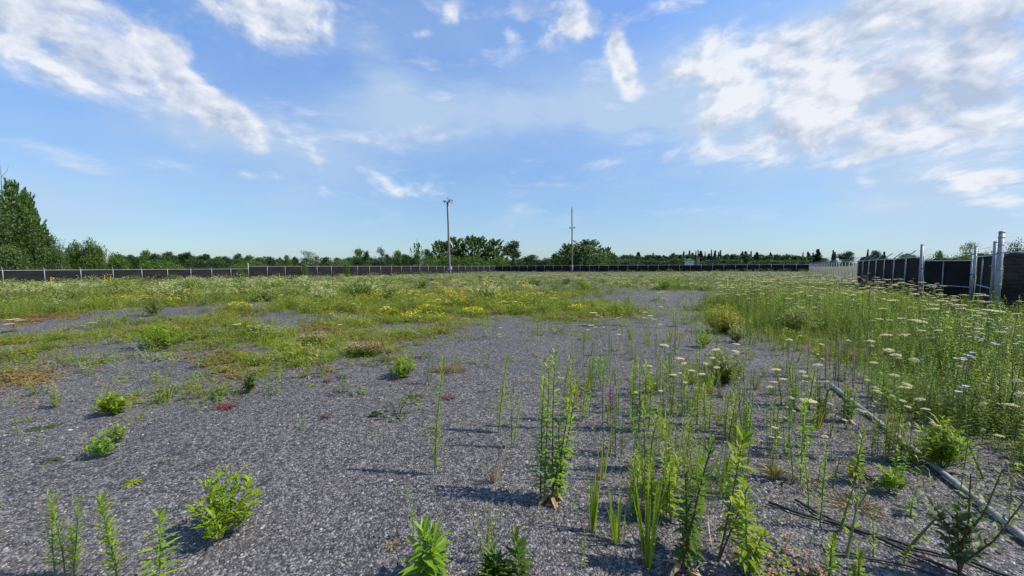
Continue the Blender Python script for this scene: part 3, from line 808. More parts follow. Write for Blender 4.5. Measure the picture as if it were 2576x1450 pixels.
t, h, lx = light_pole('slimmer right wooden pole with its pair of floodlights part-way down and insulators at the tip', 1439, 686, 524, .23, .125, -.18)
fz = h * .695
b = B(); b.box((lx * .7, -.15, fz - .25), (.34, .12, .1)); b.obj('lamp_bracket', M_DARKM, t)
floodlight(t, (lx * .7 - .5, -.18, fz), math.pi + .3, .5, .95); floodlight(t, (lx * .7 + .55, -.22, fz + .05), -.5, .4, 1.05)
b = B()
for k in range(3): b.tube([(lx + .1, -.05, h - .3 - k * .4), (lx + .24, -.06, h - .3 - k * .4)], [.05, .08], 8)
b.tube([(lx, 0, h - .05), (lx, 0, h + .28)], [.05, .03], 6); b.tube([(lx, 0, h + .2), (lx, 0, h + .4)], .075, 8); b.obj('insulator', M_DARKM, t)
b = B(); b.tube([(.16, -.13, 0), (.16, -.13, 1.55)], .05, 8); b.obj('conduit', M_PVC, t, True)
b = B(); b.box((.12, -.24, 1.75), (.36, .2, .46)); b.obj('meter_box', M_BOXW, t)

# dark stakes standing in the meadow
for x, y, yt, lb in ((1078, 702, 690, 'dark short stake left of the left light pole, farther from it'), (1106, 700, 688, 'dark short stake close to the left light pole'), (1562, 712, 694, 'thin dark stake in the meadow right of the right pole'), (1167, 700, 690, 'stubby dark stake just right of the left light pole')):
    p = gp(x, y); h = max(.5, ztop(p, yt)); b = B(); b.tube([(0, 0, -.1), (.01, 0, h * .5), (.03, .01, h)], [.045, .04, .035], 7); o = b.obj('stake', M_WOOD); o.location = tuple(p); tag(o, lb, 'stake')

# ------------------------------------------------------------------ far building
p = gp(1733, 675); p = np.array(((1733 - CX) / FPX * 210, 210.0, float(hgt(93, 210))))
t = thing('pavilion', 'small white building with tiered green roof far behind the back fence', 'building', p, -.4)
b = B(); b.box((0, 0, 1.4), (4.4, 4, 2.8)); b.obj('wall', M_WALL, t)
b = B()
def hip(b, z, w, d, h, w2, d2):
    b.add([(-w, -d, z), (w, -d, z), (w, d, z), (-w, d, z), (-w2, -d2, z + h), (w2, -d2, z + h), (w2, d2, z + h), (-w2, d2, z + h)], [(0, 1, 5, 4), (1, 2, 6, 5), (2, 3, 7, 6), (3, 0, 4, 7), (4, 5, 6, 7), (3, 2, 1, 0)])
hip(b, 2.8, 2.9, 2.6, .8, 1.6, 1.3); hip(b, 3.6, 1.4, 1.2, .25, 1.4, 1.2); hip(b, 3.85, 1.9, 1.6, .6, .3, .2); b.obj('roof', M_ROOF, t)
b = B(); b.box((4.6, 0, 2.6), (1.3, 1.3, 5.2)); b.box((4.6, 0, 5.3), (1.5, 1.5, .2)); o = b.obj('chimney_stack', M_BRICK); o.location = tuple(p); tag(o, 'brown square chimney stack beside the green-roofed far building', 'chimney')

# ------------------------------------------------------------------ pipe, cables on the ground
pts = []
A, E = gp(2090, 974), gp(2640, 1416)
b = B(); n = 24
for i in range(n + 1):
    q = A + (E - A) * i / n; pts.append((q[0], q[1], float(hgt(q[0], q[1])) + .03))
b.tube(pts, .0195, 14)
pipe = b.obj('steel_pipe', M_PIPE, None, True); tag(pipe, 'long dull galvanised pipe lying on the gravel at right', 'pipe')
d = nrm(E - A)
for f in (.18, .31, .52, .66, .86):
    q = np.array(pts[int(f * n)]); b = B(); b.tube([q - d * .006, q + d * .006], .0213, 14); b.obj('pipe_band', M_RUST, pipe, True)
def cable(pix, r, label):
    ps = []
    for i in range(len(pix) - 1):
        a, c = gp(*pix[i]), gp(*pix[i + 1])
        for k in range(6):
            q = a + (c - a) * k / 6; ps.append((q[0] + R.uniform(-.006, .006), q[1] + R.uniform(-.006, .006), float(hgt(q[0], q[1])) + r + .008))
    o = B(); o.tube(ps, r, 6); c = o.obj('cable', M_CABLE, None, True); tag(c, label, 'cable')
cable([(1935, 1270), (2020, 1300), (2100, 1322), (2190, 1352), (2290, 1398), (2390, 1440), (2480, 1478)], .008, 'black cable on the gravel starting farthest left')
cable([(2000, 1262), (2060, 1300), (2130, 1330), (2200, 1350), (2300, 1385), (2420, 1412), (2520, 1452), (2600, 1480)], .008, 'black cable crossing the others and running to the lower right corner')
cable([(2100, 1400), (2200, 1412), (2290, 1432), (2380, 1462), (2470, 1490)], .006, 'shortest thin black cable near the bottom edge')
cable([(2165, 1200), (2200, 1218), (2230, 1228), (2262, 1246)], .005, 'short loose piece of black cable left of the pipe')

# ------------------------------------------------------------------ trees
T_DARK = leafmat('tree_leaf_dark', [(0, (.018, .042, .010)), (.6, (.038, .074, .015)), (1, (.072, .118, .025))], .25)
T_MID = leafmat('tree_leaf_mid', [(0, (.035, .075, .012)), (.6, (.085, .155, .02)), (1, (.15, .235, .035))], .32)
T_LITE = leafmat('tree_leaf_light', [(0, (.05, .085, .02)), (.6, (.09, .145, .035)), (1, (.15, .21, .065))], .25)
T_CONI = leafmat('conifer_needle', [(0, (.012, .026, .014)), (1, (.035, .06, .03))], .08)

def leaf_quads(P, up, s, elong=1.6):
    n = len(P); s = np.broadcast_to(s, (n,)) if np.ndim(s) else np.full(n, s)
    a = NR.normal(size=(n, 3)) * .8 + up; a /= np.linalg.norm(a, axis=1, keepdims=True)
    b = np.cross(a, NR.normal(size=(n, 3))); b /= np.linalg.norm(b, axis=1, keepdims=True)
    sl = (s * elong * NR.uniform(.7, 1.3, n))[:, None]; sw = (s * .6 * NR.uniform(.7, 1.3, n))[:, None]
    V = np.stack((P - a * sl * .5, P + b * sw * .5, P + a * sl * .5, P - b * sw * .5), 1).reshape(-1, 3)
    return V, np.arange(n * 4).reshape(n, 4)

def crown(kind, n, w, z0, ls, seed):
    """unit-height crown: z0..1 tall, w wide (share of height)"""
    global NR
    keep = NR; NR = np.random.default_rng(seed); rr = random.Random(seed); limbs = []
    if kind in ('round', 'bush', 'vase'):
        pts = []; nb = 15 if kind == 'bush' else 13
        for i in range(nb):
            a = rr.uniform(0, 6.28); t = rr.random()
            prof = {'round': math.sin(math.pi * min(.97, .15 + .8 * t)) ** .7, 'bush': (1 - t) ** .45, 'vase': .45 + .65 * t if t < .75 else 1.0 - (t - .75) * 1.6}[kind]
            q = rr.uniform(.35, 1.0) * w * .5 * prof * .75; br = w * rr.uniform(.19, .30)
            c = np.array((math.cos(a) * q, math.sin(a) * q, z0 + (1 - z0) * (t * .86 + .05))); limbs.append(c)
            k = n // nb; d = NR.normal(size=(k, 3)); d /= np.linalg.norm(d, axis=1, keepdims=True)
            rad = br * (NR.random(k) ** .35) * (1 + .35 * np.sin(d[:, 0] * 5 + i) * np.sin(d[:, 1] * 4 + 2 * i))
            pts.append(c + d * rad[:, None] * np.array((1, 1, .8 if kind != 'vase' else .55)))
        P = np.concatenate(pts); P = P[P[:, 2] > z0 * .8]
        P[:, 2] += .02 * NR.normal(size=len(P)); up = np.array((0, 0, .25))
    elif kind == 'plume':
        pts = []; np_ = 15
        for i in range(np_):
            a = rr.uniform(0, 6.28); q = math.sqrt(rr.random()) * w * .45; top = 1 - .42 * (q / (w * .5)) ** 1.3 * rr.uniform(.6, 1.3); 
            if i == 0: q, top = 0, 1.0
            k = n // np_; t = NR.random(k) ** .8; base = np.array((math.cos(a), math.sin(a), 0)) * q
            rad = w * .13 * (np.sin(np.pi * (t * .93 + .05)) ** .6) * (1.05 - .75 * t ** 1.5) * np.sqrt(NR.random(k))
            an = NR.random(k) * 6.28
            P_ = np.stack((np.cos(an) * rad, np.sin(an) * rad, z0 + (top - z0) * t), -1) + base * (.5 + .6 * t[:, None]); pts.append(P_); limbs.append(base * .8 + Z3 * (z0 + (top - z0) * .6))
        P = np.concatenate(pts); up = np.array((0, 0, 1.1))
    elif kind == 'willow':
        pts = []; np_ = 120
        for i in range(np_):
            a = rr.uniform(0, 6.28); zc = z0 + (1 - z0) * (.02 + .9 * rr.random() ** 1.25); t = (zc - z0) / (1 - z0)
            q = w * .42 * math.sqrt(rr.random()) * max(.02, 1 - t ** 2.0) ** .7
            c = np.array((math.cos(a) * q, math.sin(a) * q, zc)) if i else np.array((0, 0, .9)); k = n // np_; u = NR.random(k)
            dr = np.array((math.cos(a) * .55, math.sin(a) * .55, .8)) * rr.uniform(.12, .32) * (1 - .25 * t); wd = (.010 + .055 * (1 - u) ** 1.2 * (1 - .5 * t)) * w
            P_ = c + dr * (u[:, None] - .4) + NR.normal(size=(k, 3)) * wd[:, None] * .6; pts.append(P_); limbs.append(c * .85)
        P = np.concatenate(pts); P = P[(P[:, 2] > 0) & (P[:, 2] < 1.0)]; up = np.array((0, 0, .9))
    else:   # conifer: whorls of drooping boughs
        pts = []; nl = 17
        for i in range(nl):
            t = (i + .5) / nl; rad = w * .5 * (1 - t) ** .85 * rr.uniform(.75, 1.15); nbh = max(4, int(11 * (1 - t) + 3))
            for j in range(nbh):
                a = rr.uniform(0, 6.28); k = max(2, int(n / (nl * nbh))); u = NR.random(k)
                L_ = rad * rr.uniform(.65, 1.1)
                P_ = np.stack((math.cos(a) * L_ * u, math.sin(a) * L_ * u, z0 + (1 - z0) * t - .28 * L_ * u + .018 * NR.normal(size=k)), -1)
                P_[:, :2] += NR.normal(size=(k, 2)) * .012; pts.append(P_)
        pts.append(np.stack((NR.normal(size=14) * .006, NR.normal(size=14) * .006, NR.uniform(.93, 1.0, 14)), -1))
        P = np.concatenate(pts); up = np.array((0, 0, -.2))
    V, F = leaf_quads(P, up, ls); NR = keep
    return V, F, limbs

def trunk_mesh(name, limbs, z0, r, conifer=False):
    b = B(); top = 0.96 if conifer else max(z0 + .25, .55)
    b.tube([(0, 0, -.02), (0, 0, .05), (.01, .005, top * .5), (0, .01, top)], [r * 1.5, r, r * .75, r * .2], 8)
    for c in limbs[:9]:
        s0 = np.array((0, 0, z0 * .7 + .12 * R.random())); c = np.asarray(c)
        b.tube([s0, (s0 + c) / 2 + np.array((0, 0, -.02)), c], [r * .5, r * .3, r * .1], 5)
    return b.mesh(name, M_BARK, True)

PROTO = {}
def proto(key, kind, n, w, z0, ls, m, seed, r=.022):
    V, F, limbs = crown(kind, n, w, z0, ls, seed)
    PROTO[key] = (big_mesh('crown', V, F, m), trunk_mesh('trunk', limbs, z0, r, kind == 'conifer'))
proto('round1', 'round', 2600, .85, .12, .05, T_DARK, 1); proto('round2', 'round', 2600, .95, .10, .05, T_DARK, 2); proto('round3', 'round', 2600, .9, .08, .05, T_MID, 3)
proto('bush1', 'bush', 2600, 1.5, .0, .06, T_MID, 4); proto('bush2', 'bush', 2600, 1.5, .0, .06, T_DARK, 5); proto('bush3', 'bush', 2000, 1.6, .0, .05, T_LITE, 6)
proto('plume1', 'willow', 5200, .9, .03, .038, T_MID, 7); proto('plume2', 'willow', 5600, 1.0, .02, .036, T_LITE, 8); proto('plume3', 'willow', 4600, .75, .04, .038, T_MID, 9)
proto('vase1', 'vase', 1500, 1.0, .38, .035, T_MID, 10, .03); proto('vase2', 'vase', 1300, .85, .3, .035, T_DARK, 11, .03)
proto('con1', 'conifer', 3600, .5, .04, .036, T_CONI, 12); proto('con2', 'conifer', 3000, .38, .04, .036, T_CONI, 13)
proto('near1', 'willow', 14000, .85, .03, .026, T_MID, 21, .02); proto('near2', 'round', 13000, 1.0, .04, .028, T_DARK, 22, .02); proto('near3', 'bush', 8000, 1.3, .0, .045, T_MID, 23); proto('near4', 'bush', 7000, 1.4, .0, .045, T_LITE, 24)
proto('spindly', 'plume', 500, .45, .1, .045, T_MID, 25, .016)

def tree(key, name, label, x, ytop, wpx, dep, group=None, cat='tree'):
    X = (x - CX) / FPX * dep * 1.0
    zg = float(hgt(X, dep)); p = np.array((X, dep, zg)); h = ztop(p, ytop); W = wpx / FPX * dep
    cm, tm = PROTO[key]
    t = thing(name, label, cat, p, R.uniform(0, 6.28), group)
    wn = np.ptp(np.array([v.co[0] for v in cm.vertices])) if key not in WN else WN[key]
    WN[key] = wn
    sx = W / wn
    for nm, me in (('crown', cm), ('trunk', tm)):
        o = link(nm, me, t); o.scale = (sx, sx, h)
    return t
WN = {}
# big trees at the left edge
T_EDGE = leafmat('edge_tree_leaf', [(0, (.02, .045, .010)), (.5, (.05, .095, .016)), (1, (.11, .17, .03))], .28, var=.55, nscale=.8)
proto('near5', 'round', 9000, 1.05, .03, .03, T_EDGE, 31, .02)
tree('near1', 'willow_tree', 'tallest feathery willow-like tree at left edge, its ragged tip highest of all', 54, 452, 96, 57)
tree('near5', 'leafy_tree', 'full mid-green tree cut off by the left picture edge', -40, 478, 210, 52)
tree('near1', 'willow_tree', 'feathery tree leaning out right of the tallest one, its top halfway up', 86, 526, 84, 55)
tree('near1', 'willow_tree', 'feathery tree just right of the tallest left-edge tree, its top slightly lower', 76, 482, 74, 56)
tree('near5', 'leafy_tree', 'broad leafy tree filling the base of the tall left-edge trees', 26, 548, 176, 50)
tree('near5', 'leafy_tree', 'rounded tree stepping down just right of the tall left trees', 108, 588, 104, 55)
tree('near4', 'shrub', 'yellowish-green low shrub behind the second left fence post', 145, 636, 70, 50, None, 'shrub')
tree('near3', 'leafy_tree', 'ragged dark tree between the yellowish shrub and the bright green tree', 188, 612, 62, 62)
tree('near3', 'leafy_tree', 'bright mid-green ragged tree above the third left fence panel', 240, 607, 64, 62)
tree('near3', 'shrub', 'mid-green shrub sloping down right of the bright ragged tree', 292, 640, 70, 66, None, 'shrub')
tree('near4', 'shrub', 'low dark shrub at far left behind the first fence panel', 15, 632, 120, 48, None, 'shrub')
def bare_tree():
    p = np.array((-1270 / FPX * 58, 58.0, float(hgt(-73, 58)))); t = thing('bare_tree', 'leafless grey branch tips rising at the far left edge', 'tree', p); b = B(); h = ztop(p, 418)
    b.tube([(0, 0, 0), (.1, 0, h * .5), (.2, 0, h * .8), (.3, 0, h)], [.12, .09, .05, .012], 6)
    for k in range(9):
        z = h * (.62 + .04 * k); a = R.uniform(-.6, .6) + (0 if k % 2 else 3.1); L = R.uniform(.8, 1.7)
        b.tube([(.2, 0, z), (.2 + math.cos(a) * L * .6, math.sin(a) * L * .5, z + L * .6), (.2 + math.cos(a) * L * .8, math.sin(a) * L * .6, z + L * 1.2)], [.03, .018, .006], 4)
    b.obj('trunk', M_BARK, t)
bare_tree()
HG = 'low dark green trees in a row behind the left fence'
hl = 'bushy dark green tree in the low row behind the left chain-link fence'
k = 0
for x, yt, w, dp in ((318, 640, 70, 120), (345, 643, 60, 150), (378, 631, 66, 140), (410, 640, 50, 150), (440, 636, 70, 160), (470, 639, 60, 170), (497, 635, 84, 150), (535, 642, 60, 160), (560, 646, 60, 170), (585, 645, 66, 160), (612, 640, 50, 170), (640, 643, 56, 160),
                     (668, 652, 50, 190), (692, 648, 44, 190), (735, 643, 40, 180), (715, 648, 34, 190), (750, 655, 60, 210), (800, 655, 60, 210), (835, 647, 60, 170), (860, 650, 50, 170), (890, 648, 60, 180), (915, 648, 60, 180), (985, 642, 50, 170), (1010, 632, 60, 170), (1035, 640, 60, 170)):
    tree(('round1', 'round2', 'round3')[k % 3], 'leafy_tree', hl, x - w * .22, yt, w * .55, dp, HG)
    tree(('round2', 'round3', 'round1', 'plume1')[k % 4], 'leafy_tree', hl, x + w * .24, yt + R.uniform(2, 8), w * .5, dp * .93, HG); k += 1
    tree(('round3', 'round1', 'round2')[k % 3], 'leafy_tree', hl, x + R.uniform(-6, 6), yt + R.uniform(5, 11), w * .6, dp * 1.07, HG)
for x, yt, w, dp, key in ((400, 656, 130, 118, 'bush1'), (520, 657, 150, 130, 'bush2'), (630, 657, 110, 135, 'bush1'), (850, 655, 90, 150, 'bush3'), (960, 652, 110, 150, 'bush2')):
    tree(key, 'shrub', 'broad low shrub along the foot of the tree row behind the left fence', x, yt, w, dp, 'shrubs along the foot of the left tree row', 'shrub')
tree('vase1', 'spreading_tree', 'small umbrella-shaped tree on a bare trunk, standing alone in the left tree line', 773, 632, 44, 200)
tree('vase2', 'spreading_tree', 'smaller rounded companion just right of the umbrella-shaped tree', 797, 644, 24, 205)
tree('round3', 'leafy_tree', 'pair-crowned taller tree above the low row, left of the small vase-shaped tree', 903, 627, 36, 170)
tree('round1', 'leafy_tree', 'rounded tree between the pair-crowned tree and the vase-shaped tree', 925, 632, 26, 170)
tree('vase2', 'spreading_tree', 'small vase-shaped tree with flat top left of the left light pole', 960, 624, 30, 180)
tree('spindly', 'young_tree', 'thin open spire of a young tree left of the left light pole', 1049, 603, 36, 160)
tree('round2', 'leafy_tree', 'dark rounded tree between the thin spire and the left light pole', 1075, 630, 40, 160)
tree('plume1', 'leafy_tree', 'dark ragged tree right behind the left light pole', 1110, 604, 84, 150)
tree('plume3', 'leafy_tree', 'upright ragged tree just right of the left light pole', 1146, 597, 78, 152)
tree('plume1', 'leafy_tree', 'largest broad pointed tree of the group right of the left pole', 1194, 592, 118, 150)
tree('plume3', 'leafy_tree', 'pointed tree at the right end of the group by the left pole', 1244, 602, 84, 150)
for x, w in ((1085, 110), (1125, 120), (1165, 120), (1205, 120), (1245, 100)):
    tree('bush1', 'shrub', 'fresh green undergrowth shrub at the foot of the trees by the left pole', x, R.uniform(640, 650), w, 140, 'undergrowth shrubs by the left pole', 'shrub')
tree('round1', 'leafy_tree', 'dark dome-shaped tree midway between the two light poles', 1289, 606, 66, 190)
tree('round2', 'leafy_tree', 'low dark tree right of the dome-shaped tree', 1338, 643, 56, 220)
tree('bush2', 'shrub', 'lowest dark shrub between the dome-shaped tree and the willow clump', 1372, 652, 40, 220, None, 'shrub')
tree('round1', 'leafy_tree', 'dark round tree at the left foot of the willow clump', 1400, 638, 44, 200)
tree('plume2', 'willow_shrub', 'left pale green plume of the willow clump beside the right light pole', 1432, 612, 84, 150, None, 'tree')
tree('plume2', 'willow_shrub', 'tallest pale green plume of the willow clump behind the right pole', 1474, 603, 124, 150, None, 'tree')
tree('plume2', 'willow_shrub', 'smaller separate pale willow at the right end of the clump', 1526, 621, 52, 152, None, 'tree')
tree('bush3', 'willow_shrub', 'rounded pale green body of the willow clump behind the right pole', 1462, 617, 120, 147, None, 'tree')
tree('bush3', 'shrub', 'low pale shrub at the right foot of the willow clump', 1505, 634, 70, 147, None, 'shrub')
for x, yt, w, lb in ((1749, 632, 12, 'first thin spire rising from the far wood'), (1772, 634, 10, 'short thin spire between the first and tallest spires of the far wood'), (1788, 629, 13, 'tallest thin spire in the middle of the far wood'), (1806, 634, 14, 'blunt spire right of the tallest one in the far wood')):
    tree('con2', 'spruce_tree', lb, x, yt, w, 290)
tree('con1', 'spruce_tree', 'broad dark spruce above the right end of the back fence', 2055, 628, 36, 230)
tree('con2', 'spruce_tree', 'narrow lone spruce right of the broad dark spruce', 2093, 630, 15, 230)
tree('round1', 'leafy_tree', 'wide dark tree between the narrow spruce and the next spire', 2126, 633, 50, 220)
tree('con2', 'spruce_tree', 'narrow spire behind the chain-link part of the right fence', 2180, 628, 15, 230)
tree('round2', 'leafy_tree', 'dark tree just right of the narrow spire over the right fence', 2200, 633, 36, 220)
tree('round3', 'leafy_tree', 'low light green tree peeping over the right fence near its corner', 2268, 641, 40, 120)
tree('bush1', 'leafy_tree', 'rounded bush showing above the wider gate leaf', 2350, 634, 50, 75)
tree('vase1', 'leafy_tree', 'open-crowned light tree rising above the gate', 2436, 611, 44, 75)
tree('bush1', 'shrub', 'wide shrub mass under the open-crowned tree above the gate', 2420, 640, 120, 72, None, 'shrub')
tree('bush3', 'shrub', 'light shrub seen over the slanted gate leaf', 2485, 636, 60, 60, None, 'shrub')
tree('bush2', 'shrub', 'dark shrub peeping over the nearest screened panel', 2552, 621, 54, 45, None, 'shrub')

for x, yt, w, dp, lb in ((62, 697, 80, 41.5, 'low green shrub against the first left fence panel'), (440, 690, 44, 53.2, 'small green shrub against the middle of the lower left fence'), (608, 681, 40, 62.2, 'dark shrub at the foot of the tall fence post'), (763, 662, 30, 71.0, 'green climber shrub reaching over the higher left fence'), (872, 663, 24, 78.5, 'small shrub poking over the higher left fence, farther along'), (330, 693, 60, 49.5, 'wide low shrub against the lower left fence')):
    tree('bush1', 'shrub', lb, x, yt, w, dp, None, 'shrub')
# far wood on the horizon, one mass
def far_wood():
    Vs, Fs, off = [], [], 0
    Ms = []
    for key, cnt, x0, x1, d0, d1, y0, y1, w in (('round1', 60, 1530, 2060, 320, 380, 640, 650, 34), ('con1', 46, 1590, 2060, 290, 330, 633, 654, 22), ('con2', 20, 1640, 2060, 290, 330, 632, 652, 14), ('round3', 40, 1560, 2060, 285, 300, 642, 653, 30), ('round2', 50, 2030, 3300, 280, 340, 638, 650, 40), ('con1', 36, 2050, 3300, 260, 300, 632, 653, 22), ('bush2', 70, -1300, 1540, 260, 400, 648, 656, 60), ('bush2', 60, 1280, 2100, 240, 280, 655, 659, 60)):
        me = PROTO[key][0]; v = np.zeros(len(me.vertices) * 3); me.vertices.foreach_get('co', v); v = v.reshape(-1, 3); sub = np.arange(len(v) // 4)[::3]
        v = v.reshape(-1, 4, 3)[sub]; c = v.mean(1, keepdims=True); v = c + (v - c) * 1.7; v = v.reshape(-1, 3); wn = np.ptp(v[:, 0])
        for i in range(cnt):
            x = R.uniform(x0, x1); dep = R.uniform(d0, d1); X = (x - CX) / FPX * dep; p = np.array((X, dep, float(hgt(X, dep)))); yt = R.uniform(y0, y1)
            if 1690 < x < 1880: yt -= 3
            h = ztop(p, yt); s = w * R.uniform(.7, 1.3) / FPX * dep / wn; a = R.uniform(0, 6.28); c_, s_ = math.cos(a), math.sin(a)
            W = np.stack(((v[:, 0] * c_ - v[:, 1] * s_) * s + X, (v[:, 0] * s_ + v[:, 1] * c_) * s + dep, v[:, 2] * h + p[2]), -1)
            Vs.append(W); Fs.append(np.arange(len(W)).reshape(-1, 4) + off); off += len(W); Ms.append(np.full(len(W) // 4, 1 if key[:3] == 'con' else 0))
    tag(link('distant_wood', big_mesh('distant_wood', np.concatenate(Vs), np.concatenate(Fs), [T_DARK, T_CONI], np.concatenate(Ms))), 'dark far-off wood along the horizon beyond the fences', 'wood', None, 'stuff')
far_wood()

# ------------------------------------------------------------------ uncountable growth (one object per kind of cover)
def sample(ymin, ymax, n, power=1.0, wide=1.36, xmin=None):
    y = ymin + (ymax - ymin) * NR.random(n) ** power
    x = (NR.random(n) * 2 - 1) * (y * wide + 1.0)
    return x, y

def tuft(n, h, w, W, nleaf=0, seg=2, mi=0, L=.05, LW=.012):
    b = B(); grassy(b, n, h, w, W, .5, seg, mi, .05)
    for i in range(nleaf):
        a = R.uniform(0, 6.28); q = R.random() ** .5 * .09
        b.leaf((math.cos(a) * q, math.sin(a) * q, R.uniform(.02, .7) * h), (math.cos(a), math.sin(a), R.uniform(-.1, .7)), L * R.uniform(.6, 1.2), LW * R.uniform(.7, 1.3), .3, 0, mi=mi)
    return b

def make_low():
    """patchy low grass and clover over the gravel in the middle distance"""
    tp = [tuft(10, .12, .9, .0035, 9, 2, 0, .045, .012), tuft(13, .2, .7, .0035, 3), tuft(9, .28, .5, .003, 8, 2, 1, .05, .01), tuft(6, .24, .6, .003, 12, 2, 3, .05, .012), tuft(8, .16, .9, .003, 6, 2, 4, .05, .01), tuft(6, .18, .6, .004, 22, 2, 5, .06, .016), tuft(8, .26, .45, .004, 14, 2, 0, .06, .014), tuft(4, .12, .9, .004, 22, 2, 0, .05, .016), tuft(10, .3, .35, .0035, 6, 2, 1, .05, .012), tuft(7, .08, 1.2, .004, 16, 2, 0, .04, .012), tuft(9, .11, .9, .0035, 8, 2, 1, .045, .011), tuft(12, .15, .8, .0035, 5, 2, 1), tuft(5, .05, 1.3, .004, 16, 2, 2, .035, .013)]
    x, y = sample(3.4, 22, 210000, .62)
    far, mid, right, br = cover(x, y)
    pt = .5 + .5 * wob(x, y, 2.7, 3); pt2 = .5 + .5 * wob(x, y, .9, 8)
    dn = np.where(mid, .06 + .94 * sstep((pt * .75 + pt2 * .5 + .25 * wob(x, y, 8, 17) - .34) / .55), np.where(far, .35, np.where(right, .25, .015 + .03 * (pt > .7))))
    k = NR.random(len(x)) < dn * np.clip(8 / y, .14, 1) * .72
    x, y = x[k], y[k]; s = NR.uniform(.45, 1.2, len(x)) * np.clip(y / 9, 1.0, 1.8) * (.55 + 1.2 * pt[k] * pt2[k] ** .5)
    P = np.stack((x, y, hgt(x, y)), -1)
    V, F, M = scatter(tp, P, NR.random(len(x)) * 6.28, s, NR.normal(0, .2, (len(x), 2)))
    tag(link('low_grass', big_mesh('low_grass', V, F, [M_FRESH, M_OLIVE, M_BROWN, M_GREY, M_STRAW, M_DEEP], M)), 'patchy low grass and clover creeping over the gravel', 'grass', None, 'stuff')
    # brown dried mats
    tp = [tuft(4, .05, 1.4, .004, 20, 2, 0, .035, .012), tuft(8, .07, 1.2, .004, 12, 2, 0, .03, .01)]
    x, y = sample(3.5, 20, 60000, .7); f, m, r_, br = cover(x, y)
    z = wob(x, y, 1.9, 14)
    k = br & (NR.random(len(x)) < .8) | ((m | (f & (y < 20))) & (z > .18) & (NR.random(len(x)) < .45))
    x, y = x[k], y[k]; P = np.stack((x, y, hgt(x, y)), -1)
    V, F, M = scatter(tp, P, NR.random(len(x)) * 6.28, NR.uniform(.9, 2.0, len(x)))
    tag(link('brown_moss', big_mesh('brown_moss', V, F, [M_BROWN], M)), 'rusty brown dried mats in and beside the grass patches', 'ground cover', None, 'stuff')
make_low()

def weed(h, n, L, W, mi=0, lod=0, bare=.15, sm=2):
    b = B(); bs = B(); stalk(bs, b, h, n, L, W, (0, 0, 0), (R.uniform(-.06, .06), R.uniform(-.06, .06)), bare, .5, .5, .004, lod, .4, 1.4, mi)
    o = len(b.V); b.V += bs.V; b.F += [tuple(o + i for i in f) for f in bs.F if len(f) == 4]; b.M += [sm] * sum(1 for f in bs.F if len(f) == 4)
    return b

